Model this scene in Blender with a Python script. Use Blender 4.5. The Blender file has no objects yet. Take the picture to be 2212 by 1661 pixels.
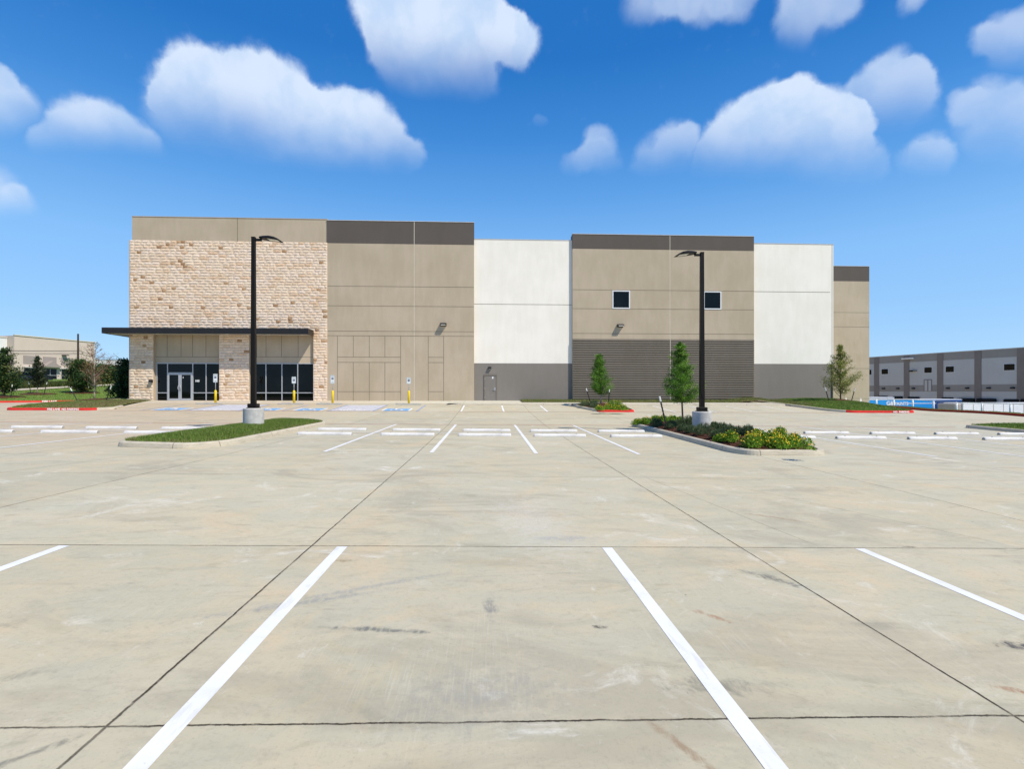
import bpy, bmesh, math, random
from mathutils import Vector, Matrix, noise
random.seed(7)
R = random.Random(11)
SC = bpy.context.scene
COL = SC.collection
TH = math.radians(2.72)          # the camera looks this much to the right of the facade's normal
CT, ST = math.cos(TH), math.sin(TH)
EYE = 1.62
F, CX, HY = 1128.0, 1105.5, 845.0

# ------------------------------------------------------------------ measuring
def pw(pts, x):
    if x <= pts[0][0]: return pts[0][1]
    for (a, va), (b, vb) in zip(pts, pts[1:]):
        if x <= b: return va + (vb - va) * (x - a) / (b - a)
    return pts[-1][1]
def sm(t):
    t = max(0.0, min(1.0, t)); return t * t * (3 - 2 * t)
GP = [(-40, -1.62), (14, -1.62), (24.4, -1.57), (33.5, -1.32), (38.2, -1.06), (44, -.83), (60, -.80)]
GC = [(-40, .016), (6, .018), (14, .014), (24.4, .0086), (33.5, .005), (44, .0024), (60, .0024)]
def gz(X, Y):
    xc = max(-28.0, min(32.0, X))
    z = EYE + pw(GP, Y) - pw(GC, Y) * xc
    z -= .24 * sm((-30 - X) / 8) * sm((Y - 36) / 8)
    z -= .36 * sm((X - 27) / 8) * sm((Y - 33) / 9) + .20 * sm((X - 28) / 6.5) * sm((Y - 25) / 7)
    return z
def ray(x, y):
    u, v = (x - CX) / F, (HY - y) / F
    return u * CT + ST, CT - u * ST, v
def at(x, y, Y):
    a, b, c = ray(x, y); t = Y / b
    return a * t, Y, EYE + c * t
def hit(x, y, f=None, t0=3.0):
    f = f or gz
    a, b, c = ray(x, y); t = t0
    while t < 400:
        if EYE + c * t <= f(a * t, b * t): break
        t += .05
    return a * t, b * t
def wx(x, Y): return at(x, HY, Y)[0]
def wz(x, y, Y): return at(x, y, Y)[2]

# ------------------------------------------------------------------ materials
def lin(c):
    return tuple(((v / 255) / 12.92 if v <= 10.3 else ((v / 255 + .055) / 1.055) ** 2.4) for v in c) + (1,)
class NT:
    def __init__(s, nt): s.nt = nt; s.l = nt.links
    def n(s, t, **kw):
        nd = s.nt.nodes.new(t)
        for k, v in kw.items():
            if k.startswith('i_'): nd.inputs[k[2:].replace('_', ' ')].default_value = v
            else: setattr(nd, k, v)
        return nd
    def val(s, sock, v):
        if hasattr(v, 'is_output') or isinstance(v, bpy.types.NodeSocket): s.l.new(v, sock)
        else: sock.default_value = v
    def m(s, op, a, b=None, c=None, clamp=False):
        nd = s.nt.nodes.new('ShaderNodeMath'); nd.operation = op; nd.use_clamp = clamp
        s.val(nd.inputs[0], a)
        if b is not None: s.val(nd.inputs[1], b)
        if c is not None: s.val(nd.inputs[2], c)
        return nd.outputs[0]
    def vm(s, op, a, b=None, c=None):
        nd = s.nt.nodes.new('ShaderNodeVectorMath'); nd.operation = op
        s.val(nd.inputs[0], a)
        if b is not None: s.val(nd.inputs[1], b)
        if c is not None: s.val(nd.inputs[2], c)
        return nd.outputs['Value'] if op in ('LENGTH', 'DOT_PRODUCT', 'DISTANCE') else nd.outputs[0]
    def mix(s, f, a, b, mode='MIX'):
        nd = s.nt.nodes.new('ShaderNodeMix'); nd.data_type = 'RGBA'; nd.blend_type = mode
        s.val(nd.inputs[0], f); s.val(nd.inputs[6], a); s.val(nd.inputs[7], b)
        return nd.outputs[2]
    def ss(s, v, a, b, lo=0.0, hi=1.0):
        nd = s.nt.nodes.new('ShaderNodeMapRange'); nd.interpolation_type = 'SMOOTHSTEP'
        s.val(nd.inputs[0], v); nd.inputs[1].default_value = a; nd.inputs[2].default_value = b
        nd.inputs[3].default_value = lo; nd.inputs[4].default_value = hi
        return nd.outputs[0]
    def noise(s, vec, scale, detail=4, rough=.5, dist=0, dim='3D'):
        nd = s.nt.nodes.new('ShaderNodeTexNoise'); nd.noise_dimensions = dim
        if vec is not None: s.l.new(vec, nd.inputs['Vector'])
        nd.inputs['Scale'].default_value = scale; nd.inputs['Detail'].default_value = detail
        nd.inputs['Roughness'].default_value = rough; nd.inputs['Distortion'].default_value = dist
        return nd.outputs[0]
    def mapv(s, vec, scale=(1, 1, 1), loc=(0, 0, 0), rot=0):
        nd = s.nt.nodes.new('ShaderNodeMapping'); s.l.new(vec, nd.inputs[0])
        nd.inputs['Scale'].default_value = scale; nd.inputs['Location'].default_value = loc
        nd.inputs['Rotation'].default_value = (0, 0, rot)
        return nd.outputs[0]
MATS = {}
def base_mat(name, rough=.7, spec=.3, metal=0):
    m = bpy.data.materials.new(name); m.use_nodes = True
    nt = NT(m.node_tree); bs = m.node_tree.nodes['Principled BSDF']
    bs.inputs['Roughness'].default_value = rough; bs.inputs['Metallic'].default_value = metal
    bs.inputs['Specular IOR Level'].default_value = spec
    tc = m.node_tree.nodes.new('ShaderNodeTexCoord')
    MATS[name] = m
    return m, nt, bs, tc
def bump(nt, bs, h, strength=.3, dist=.01):
    b = nt.n('ShaderNodeBump'); b.inputs['Strength'].default_value = strength
    b.inputs['Distance'].default_value = dist; nt.l.new(h, b.inputs['Height']); nt.l.new(b.outputs[0], bs.inputs['Normal'])
def simple(name, col, rough=.7, var=.08, scale=3, spec=.3, metal=0, bmp=0, bscale=60, stretch=(1, 1, 1)):
    """plain paint, metal or plaster with a little mottling"""
    m, nt, bs, tc = base_mat(name, rough, spec, metal)
    v = nt.mapv(tc.outputs['Object'], stretch)
    n1 = nt.noise(v, scale, 5, .6)
    f = nt.ss(n1, .3, .7)
    c = nt.mix(f, tuple(k * (1 - var) for k in col[:3]) + (1,), tuple(min(1, k * (1 + var)) for k in col[:3]) + (1,))
    nt.l.new(c, bs.inputs['Base Color'])
    if bmp: bump(nt, bs, nt.noise(v, bscale, 3, .6), bmp, .01)
    return m

def wall_mat(name, col, var=.05):
    m, nt, bs, tc = base_mat(name, .85, .2)
    o = tc.outputs['Object']
    a = nt.noise(o, .35, 4, .55); b = nt.noise(nt.mapv(o, (1.5, 1.5, .35)), 1.4, 5, .6); c = nt.noise(o, 14, 3, .6)
    f = nt.m('ADD', nt.m('MULTIPLY', a, .5), nt.m('ADD', nt.m('MULTIPLY', b, .35), nt.m('MULTIPLY', c, .15)))
    f = nt.ss(f, .36, .64)
    cc = nt.mix(f, (col[0] * (1 - var), col[1] * (1 - var), col[2] * (1 - var * 1.6), 1), (col[0] * (1 + var), col[1] * (1 + var), col[2] * (1 + var), 1))
    nt.l.new(cc, bs.inputs['Base Color'])
    bump(nt, bs, nt.noise(o, 45, 3, .7), .25, .01)
    return m
wall_mat('tan_concrete', (.475, .392, .292), .075)
wall_mat('dark_band_paint', (.115, .098, .086))
wall_mat('white_paint_wall', (.88, .83, .745), .045)
wall_mat('grey_paint_wall', (.235, .212, .188), .04)
wall_mat('rib_paint', (.195, .168, .138), .06)
wall_mat('far_grey_wall', (.56, .52, .485), .03)
wall_mat('far_band', (.34, .295, .26), .04)
wall_mat('far_pilaster', (.25, .205, .18), .04)
wall_mat('far_beige_wall', (.60, .50, .43), .03)
wall_mat('far_brown_panel', (.33, .28, .26), .03)
wall_mat('far_white_wall', (.72, .72, .72), .03)
simple('joint_shadow_gap', (.20, .165, .12), .9, .1)
simple('joint_sealant', (.62, .56, .46), .8, .05)
simple('roofing', (.55, .54, .52), .9)
simple('dark_bronze', (.012, .009, .007), .45, .15, 2, .5)
simple('pole_bronze', (.008, .0065, .005), .5, .15, 2, .2)
simple('soffit_panel', (.42, .40, .37), .6, .05)
simple('aluminium', (.50, .51, .53), .38, .05, 4, .5, .35)
simple('window_white', (.75, .76, .77), .4, .04)
simple('black_gasket', (.015, .015, .015), .6)
simple('lens', (.80, .79, .72), .25, .03)
simple('sign_white', (.78, .80, .80), .35, .03)
simple('sign_ink', (.02, .05, .14), .5)
simple('galvanized', (.52, .54, .55), .45, .12, 12, .4, .5)
simple('bollard_yellow', (.85, .62, .02), .45, .05)
simple('door_grey', (.215, .195, .172), .5, .05)
simple('stop_grey', (.36, .35, .32), .9, .15, 10)
simple('base_concrete', (.50, .49, .465), .9, .12, 5, .2, 0, .3, 50)
simple('stake_black', (.02, .022, .02), .6)
simple('stake_white', (.75, .76, .75), .5)
simple('wire_black', (.03, .03, .03), .6)
simple('utility_wood', (.035, .028, .024), .9, .3, 5)
simple('hc_blue', (.17, .37, .62), .7, .25, 6)
simple('hc_blue_line', (.27, .33, .52), .8, .3, 4)
simple('hatch_pale', (.56, .55, .56), .7, .12, 4)
simple('red_line_paint', (.40, .115, .095), .8, .3, 2)
simple('white_letter', (.82, .80, .78), .7, .1)
simple('trailer_white', (.75, .76, .78), .35, .04)
simple('trailer_shade_beige', (.36, .33, .30), .6, .05)
simple('trailer_blue', (.015, .30, .75), .35, .05)
simple('trailer_shadow_navy', (.008, .05, .22), .35, .05)
simple('tyre', (.02, .02, .02), .8)
simple('car_paint', (.015, .016, .02), .25, .05, 2, .5)
simple('dock_black', (.008, .008, .008), .8)
simple('rust_spot', (.35, .20, .12), .9)
simple('mulch_chip', (.10, .042, .026), .95, .5, 9)
simple('bark', (.16, .115, .085), .95, .3, 20, .2, 0, .6, 60, (1, 1, .3))
simple('bark_pale', (.34, .30, .25), .95, .25, 20, .2, 0, .5, 60, (1, 1, .3))
simple('twig_brown', (.20, .10, .065), .9, .25, 8)

def glass_mat():
    m, nt, bs, tc = base_mat('dark_glass', .03, .22)
    n = nt.noise(tc.outputs['Object'], .6, 3, .5)
    c = nt.mix(nt.ss(n, .35, .7), (.001, .002, .002, 1), (.005, .007, .007, 1))
    nt.l.new(c, bs.inputs['Base Color'])
    bump(nt, bs, nt.noise(tc.outputs['Object'], .7, 1), .03, .05)
glass_mat()

def white_paint():
    m, nt, bs, tc = base_mat('line_paint', .65, .3)
    o = tc.outputs['Object']
    a = nt.noise(o, 2.2, 6, .65, .6); b = nt.noise(nt.mapv(o, (7, 1.3, 1), rot=.6), 1.5, 5, .6)
    c = nt.mix(nt.ss(a, .42, .66), (.755, .755, .755, 1), (.69, .69, .69, 1))
    c = nt.mix(nt.m('MULTIPLY', nt.ss(b, .55, .66), .25), c, (.40, .39, .37, 1))
    sp = nt.noise(o, 60, 2, .7)
    c = nt.mix(nt.m('MULTIPLY', nt.ss(sp, .66, .74), .5), c, (.5, .47, .42, 1))
    nt.l.new(c, bs.inputs['Base Color'])
    bump(nt, bs, nt.noise(o, 90, 3, .7), .2, .004)
white_paint()
def stop_paint():
    m, nt, bs, tc = base_mat('stop_paint', .6, .3)
    o = tc.outputs['Object']
    a = nt.noise(o, 3, 5, .6)
    c = nt.mix(nt.ss(a, .4, .7), (.70, .685, .66, 1), (.56, .545, .53, 1))
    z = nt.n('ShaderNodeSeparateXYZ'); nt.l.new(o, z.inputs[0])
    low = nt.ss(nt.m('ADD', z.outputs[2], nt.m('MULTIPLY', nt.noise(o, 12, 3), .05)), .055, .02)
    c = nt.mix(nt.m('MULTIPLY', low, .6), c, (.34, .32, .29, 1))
    nt.l.new(c, bs.inputs['Base Color'])
    bump(nt, bs, nt.noise(o, 40, 3, .7), .3, .006)
stop_paint()

def vcol_mat(name, rough=.9, bmp=.5, bscale=25, translucent=0, gain=1.0, spec=.2):
    m, nt, bs, tc = base_mat(name, rough, spec)
    at_ = nt.n('ShaderNodeAttribute'); at_.attribute_name = 'tint'
    o = tc.outputs['Object']
    f = nt.ss(nt.noise(o, bscale * .5, 4, .65), .3, .7)
    c = nt.mix(1.0, at_.outputs[0], nt.mix(f, (.86, .84, .80, 1), (1.1, 1.1, 1.1, 1)), 'MULTIPLY')
    nt.l.new(c, bs.inputs['Base Color'])
    if bmp: bump(nt, bs, nt.noise(o, bscale, 5, .7), bmp, .02)
    if translucent:
        tr = nt.n('ShaderNodeBsdfTranslucent'); nt.l.new(c, tr.inputs[0])
        mx = nt.n('ShaderNodeMixShader'); mx.inputs[0].default_value = translucent
        out = m.node_tree.nodes['Material Output']
        nt.l.new(bs.outputs[0], mx.inputs[1]); nt.l.new(tr.outputs[0], mx.inputs[2]); nt.l.new(mx.outputs[0], out.inputs[0])
    return m
vcol_mat('limestone', .92, .4, 14)
MATS['limestone']['note'] = 'pitched face'
vcol_mat('leaf', .6, 0, 3, .35)
vcol_mat('blade', .65, 0, 3, .3)

def slab(nt, x, y, ox, oy, px, py, w, wob):
    """distance mask to a grid of joints"""
    def one(c, o, p):
        t = nt.m('ADD', nt.m('ADD', c, wob), -o + p / 2 + 400 * p)
        d = nt.m('ABSOLUTE', nt.m('SUBTRACT', nt.m('MODULO', t, p), p / 2))
        return nt.ss(d, w * .35, w, 1, 0)
    return one(x, ox, px), one(y, oy, py)

def concrete(name, near=True, tint=(1, 1, 1)):
    m, nt, bs, tc = base_mat(name, .82, .25)
    o = tc.outputs['Object']
    s = nt.n('ShaderNodeSeparateXYZ'); nt.l.new(o, s.inputs[0]); x, y = s.outputs[0], s.outputs[1]
    T = lambda c: (c[0] * tint[0], c[1] * tint[1], c[2] * tint[2], 1)
    N = lambda sc, det, rg, di, loc=(0, 0, 0), st=(1, 1, 1), rot=0: nt.noise(nt.mapv(o, st, loc, rot), sc, det, rg, di)
    big = N(.16, 4, .55, .8); mid = N(.75, 8, .66, 1.0, st=(.7, 1.3, 1))
    c = nt.mix(nt.ss(mid, .38, .62), T((.445, .42, .325)), T((.495, .44, .33)))
    c = nt.mix(nt.m('MULTIPLY', nt.ss(big, .42, .62), .6), c, T((.475, .455, .375)))
    # each slab was poured a little different
    cell = nt.n('ShaderNodeTexWhiteNoise'); cell.noise_dimensions = '2D'
    nt.l.new(nt.vm('FLOOR', nt.mapv(o, (1 / 4.5, 1 / 4.5, 1), (.4, -5.45 / 4.5 + 2, 0))), cell.inputs['Vector'])
    sl = nt.m('ADD', nt.m('MULTIPLY', cell.outputs[0], .09), .955)
    cm = nt.n('ShaderNodeCombineXYZ')
    for i in range(3): nt.l.new(sl, cm.inputs[i])
    c = nt.mix(1.0, c, cm.outputs[0], 'MULTIPLY')
    wl = nt.m('MULTIPLY', nt.ss(x, -6, -14), nt.ss(y, 12, 17))
    c = nt.mix(nt.m('MULTIPLY', wl, .8), c, T((.48, .39, .285)))
    c = nt.mix(nt.m('MULTIPLY', nt.ss(x, 8, 13), .5), c, T((.435, .42, .355)))
    # peach bloom, ochre and pale laitance, each with ragged edges
    pe = nt.ss(N(.6, 8, .68, 1.4), .50, .66)
    c = nt.mix(nt.m('MULTIPLY', pe, .58), c, T((.55, .44, .30)))
    dp = nt.ss(N(.42, 9, .66, 1.3, (21, 4, 0), (.75, 1.25, 1), .2), .51, .66)
    c = nt.mix(nt.m('MULTIPLY', dp, .55), c, T((.33, .30, .235)))
    dp2 = nt.ss(N(1.7, 9, .72, 1.0, (2, 14, 0), (.6, 1.8, 1), -.15), .54, .70)
    c = nt.mix(nt.m('MULTIPLY', dp2, .55), c, T((.30, .275, .205)))
    oc = nt.ss(N(2.1, 8, .7, .8, (3, 17, 0)), .52, .68)
    c = nt.mix(nt.m('MULTIPLY', oc, .30), c, T((.49, .40, .26)))
    gy = nt.ss(N(1.3, 8, .7, 1.0, (11, 5, 0), (.8, 1.5, 1)), .50, .68)
    c = nt.mix(nt.m('MULTIPLY', gy, .40), c, T((.335, .32, .25)))
    la = nt.ss(N(.9, 9, .72, 1.2, (31, 7, 0)), .56, .72)
    c = nt.mix(nt.m('MULTIPLY', la, .75), c, T((.64, .62, .57)))
    la2 = nt.ss(N(6, 6, .75, .5, (1, 2, 0)), .60, .75)
    c = nt.mix(nt.m('MULTIPLY', la2, .42), c, T((.68, .66, .62)))
    # smudges and tyre scuffs
    sg = nt.ss(N(1.1, 9, .7, .6, (0, 0, 0), (.45, 2.0, 1), .15), .58, .76)
    c = nt.mix(nt.m('MULTIPLY', sg, .60), c, T((.20, .19, .165)))
    s2 = nt.ss(N(1.5, 9, .75, .8, (9, 3, 0), (.8, 2.6, 1), .7), .62, .78)
    c = nt.mix(nt.m('MULTIPLY', s2, .60), c, T((.17, .17, .165)))
    s3 = nt.m('MULTIPLY', nt.ss(N(7, 7, .8, .6, (4, 8, 0), (.6, 1.7, 1), .4), .60, .78), nt.ss(N(.5, 3, .5, 0, (7, 1, 0)), .46, .62))
    c = nt.mix(nt.m('MULTIPLY', s3, .85), c, T((.15, .145, .13)))
    # broom texture shows only in patches
    br = nt.noise(nt.mapv(o, (70, 2.2, 1)), 1, 3, .6)
    bm_ = nt.ss(N(.45, 4, .6, 0, (13, 2, 0)), .50, .66)
    c = nt.mix(nt.m('MULTIPLY', nt.m('MULTIPLY', nt.ss(br, .5, .75), bm_), .30), c, T((.60, .57, .50)))
    gr = nt.noise(o, 55, 3, .75); gr2 = nt.noise(o, 16, 5, .8)
    c = nt.mix(nt.m('MULTIPLY', nt.ss(gr, .54, .78), .38), c, T((.22, .20, .16)))
    c = nt.mix(nt.m('MULTIPLY', nt.ss(gr2, .50, .72), .34), c, T((.27, .25, .20)))
    # fine hair cracks and specks
    vo = nt.n('ShaderNodeTexVoronoi'); vo.feature = 'F1'; nt.l.new(nt.mapv(o, (1.0, 1.0, 1)), vo.inputs['Vector']); vo.inputs['Scale'].default_value = 1.9
    spn = nt.noise(o, 30, 2, .6)
    sp = nt.ss(nt.m('ADD', vo.outputs['Distance'], nt.m('MULTIPLY', spn, .03)), .045, .03)
    pick = nt.ss(nt.m('FRACT', nt.m('MULTIPLY', nt.vm('DOT_PRODUCT', vo.outputs['Color'], (1, 7.3, 3.1)), 3.7)), .50, .54)
    c = nt.mix(nt.m('MULTIPLY', nt.m('MULTIPLY', sp, pick), .75), c, T((.10, .085, .07)))
    if near:
        # stains seen in the place, the first a small cast shadow painted in: (X, Y, half length, half width, turn, colour, strength)
        stains_shadow = [(3.52, 3.28, .16, .06, -.2, (.05, .05, .06), .9), (-5.55, 4.55, .16, .07, .2, (.05, .055, .07), .8),
                  (2.55, 4.5, .28, .07, -.9, (.10, .10, .10), .75), (3.05, 2.72, .20, .028, -.5, (.28, .12, .06), .9),
                  (3.3, 2.48, .26, .02, -.55, (.34, .17, .09), .8), (1.65, 3.75, .16, .035, -.9, (.30, .15, .09), .7),
                  (1.3, 2.85, .32, .09, -.12, (.16, .16, .14), .65), (.78, 3.58, .05, .03, 0, (.05, .05, .05), .9),
                  (.02, 3.95, .05, .24, .05, (.17, .17, .18), .7), (-.7, 3.55, .42, .035, -.12, (.12, .13, .13), .8),
                  (-1.35, 4.02, .75, .05, .42, (.22, .23, .25), .55), (-1.0, 4.3, .8, .05, .5, (.24, .25, .27), .5),
                  (-.05, 2.8, .5, .32, .3, (.24, .24, .24), .4), (-2.02, 2.35, .28, .025, .75, (.16, .155, .14), .75),
                  (.95, 2.16, .035, .03, 0, (.2, .18, .13), .8), (-1.35, 4.98, .10, .05, 0, (.24, .19, .11), .7),
                  (-3.5, 3.55, .55, .08, .3, (.24, .235, .2), .5), (-2.6, 3.0, .25, .05, .5, (.2, .2, .17), .5),
                  (.55, 6.6, .5, 1.6, .12, (.56, .54, .52), .4), (.85, 5.75, .35, .13, .1, (.25, .26, .29), .5),
                  (.9, 2.35, .03, .22, .5, (.24, .14, .08), .6), (3.7, 6.9, .05, .5, .9, (.3, .2, .13), .6),
                  (-4.3, 3.2, .9, .28, .35, (.30, .29, .25), .45), (4.6, 5.5, .10, .03, 0, (.07, .05, .04), .9)]
        wn = nt.noise(o, 7, 7, .75, .6); wn2 = nt.noise(nt.mapv(o, (40, 9, 1)), 1, 3, .6)
        for (sx, sy, rx, ry, a, col, k) in stains_shadow:
            v = nt.vm('SUBTRACT', o, (sx, sy, 0))
            mp = nt.n('ShaderNodeMapping'); mp.vector_type = 'TEXTURE'
            nt.l.new(v, mp.inputs[0]); mp.inputs['Rotation'].default_value = (0, 0, a); mp.inputs['Scale'].default_value = (rx, ry, 1e3)
            d = nt.m('ADD', nt.vm('LENGTH', mp.outputs[0]), nt.m('MULTIPLY', nt.m('SUBTRACT', wn, .5), 4.2))
            f = nt.m('MULTIPLY', nt.ss(d, 1.25, .1), nt.ss(wn2, .2, .6))
            c = nt.mix(nt.m('MULTIPLY', f, k), c, T(col))
    # joints
    wob = nt.m('MULTIPLY', nt.m('SUBTRACT', nt.noise(o, 2.6, 9, .85), .5), .05)
    jx, jy = slab(nt, x, y, -1.8, 5.45, 4.5, 4.5, .012, nt.m('MULTIPLY', wob, .6))
    ex = nt.ss(nt.m('ABSOLUTE', nt.m('ADD', nt.m('SUBTRACT', y, 2.56), nt.m('MULTIPLY', wob, .9))), .003, .0105, 1, 0)
    strong = nt.m('MAXIMUM', jx, nt.m('MULTIPLY', ex, 1))
    fade = nt.ss(nt.noise(o, 1.1, 3, .7), .3, .55, .45, 1)
    jy = nt.m('MULTIPLY', jy, nt.ss(y, 14, 6, .35, 1))
    j = nt.m('MULTIPLY', nt.m('MAXIMUM', strong, jy), fade)
    c = nt.mix(nt.m('MULTIPLY', j, nt.ss(nt.noise(o, 9, 4, .8), .30, .48, .45, .97)), c, T((.035, .026, .017)))
    nearj = nt.m('MAXIMUM', nt.ss(nt.m('ABSOLUTE', nt.m('ADD', nt.m('SUBTRACT', y, 2.56), wob)), .0, .06, 1, 0), 0)
    c = nt.mix(nt.m('MULTIPLY', nearj, .0), c, T((.24, .19, .14)))
    # a hair crack pair running at a slant, front left and right
    def crack(x0, y0, dx, dy, t0, t1, w=.012, k=.45):
        nonlocal c
        L = math.hypot(dx, dy); nx, ny = -dy / L, dx / L
        d = nt.m('ABSOLUTE', nt.m('ADD', nt.vm('DOT_PRODUCT', nt.vm('SUBTRACT', o, (x0, y0, 0)), (nx, ny, 0)), nt.m('MULTIPLY', wob, 1.5)))
        t = nt.vm('DOT_PRODUCT', nt.vm('SUBTRACT', o, (x0, y0, 0)), (dx / L, dy / L, 0))
        f = nt.m('MULTIPLY', nt.ss(d, w * .3, w, 1, 0), nt.m('MULTIPLY', nt.ss(t, t0, t0 + .5), nt.ss(t, t1 - .5, t1, 1, 0)))
        c = nt.mix(nt.m('MULTIPLY', f, k), c, T((.12, .10, .08)))
    if near:
        crack(3.6, 5.4, -.35, 3, 0, 5); crack(5.9, 5.4, -.9, 2.2, 0, 4); crack(-9.2, 8.0, 1.2, 5.8, 0, 6, .03, .4)
    nt.l.new(c, bs.inputs['Base Color'])
    h = nt.m('ADD', nt.m('MULTIPLY', gr, .25), nt.m('MULTIPLY', br, .35))
    h = nt.m('SUBTRACT', h, nt.m('MULTIPLY', j, 1.5))
    bump(nt, bs, h, .35, .006)
    return m
concrete('lot_concrete', True, (1.05, 1.04, .98))
concrete('walk_concrete', False, (1.17, 1.2, 1.24))

def curb_mat(name, col, red=False):
    m, nt, bs, tc = base_mat(name, .85, .2)
    o = tc.outputs['Object']
    s = nt.n('ShaderNodeSeparateXYZ'); nt.l.new(o, s.inputs[0])
    a = nt.noise(nt.mapv(o, (1, 1, 4)), 1.6, 6, .7, .8)
    dk = (.26, .245, .21, 1) if not red else (.30, .035, .03, 1)
    c = nt.mix(nt.ss(a, .40, .68), col + (1,), tuple(k * .8 for k in col) + (1,))
    c = nt.mix(nt.m('MULTIPLY', nt.ss(nt.noise(nt.mapv(o, (1, 1, 6)), 3.5, 5, .7, 1), .58, .74), .6), c, dk)
    if not red:
        wob = nt.m('MULTIPLY', nt.noise(o, 6, 3), .01)
        jx, jy = slab(nt, s.outputs[0], s.outputs[1], 1.1, 2.3, 3.1, 3.1, .018, wob)
        c = nt.mix(nt.m('MULTIPLY', nt.m('MAXIMUM', jx, jy), .7), c, (.12, .1, .08, 1))
    else:
        c = nt.mix(nt.m('MULTIPLY', nt.ss(nt.noise(o, 22, 4, .7), .62, .72), .4), c, (.45, .36, .32, 1))
    nt.l.new(c, bs.inputs['Base Color'])
    bump(nt, bs, nt.noise(o, 40, 4, .7), .35, .008)
curb_mat('curb_concrete', (.53, .475, .37))
curb_mat('curb_red', (.62, .035, .03), True)
curb_mat('curb_dark_red', (.24, .022, .014), True)

def grass_ground(name, g1, g2, g3, sc=1.0):
    m, nt, bs, tc = base_mat(name, .95, .1)
    o = tc.outputs['Object']
    a = nt.noise(o, .5 * sc, 6, .65, .5); b = nt.noise(o, 7 * sc, 5, .7); d = nt.noise(nt.mapv(o, (1, 1, 1), (5, 9, 2)), .9 * sc, 5, .7, .6)
    c = nt.mix(nt.ss(b, .35, .65), g1 + (1,), g2 + (1,))
    c = nt.mix(nt.m('MULTIPLY', nt.ss(d, .52, .68), .8), c, g3 + (1,))
    c = nt.mix(nt.m('MULTIPLY', nt.ss(a, .4, .65), .35), c, tuple(k * .6 for k in g1) + (1,))
    nt.l.new(c, bs.inputs['Base Color'])
    bump(nt, bs, nt.noise(o, 30, 4, .8), .8, .03)
grass_ground('turf', (.11, .185, .03), (.17, .26, .05), (.26, .235, .09))
grass_ground('turf_dry', (.16, .15, .05), (.26, .21, .10), (.33, .24, .13))
grass_ground('terrain', (.06, .10, .03), (.10, .15, .045), (.17, .16, .07), .3)
grass_ground('mulch', (.075, .030, .018), (.14, .062, .036), (.05, .022, .015), 2.5)

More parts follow.
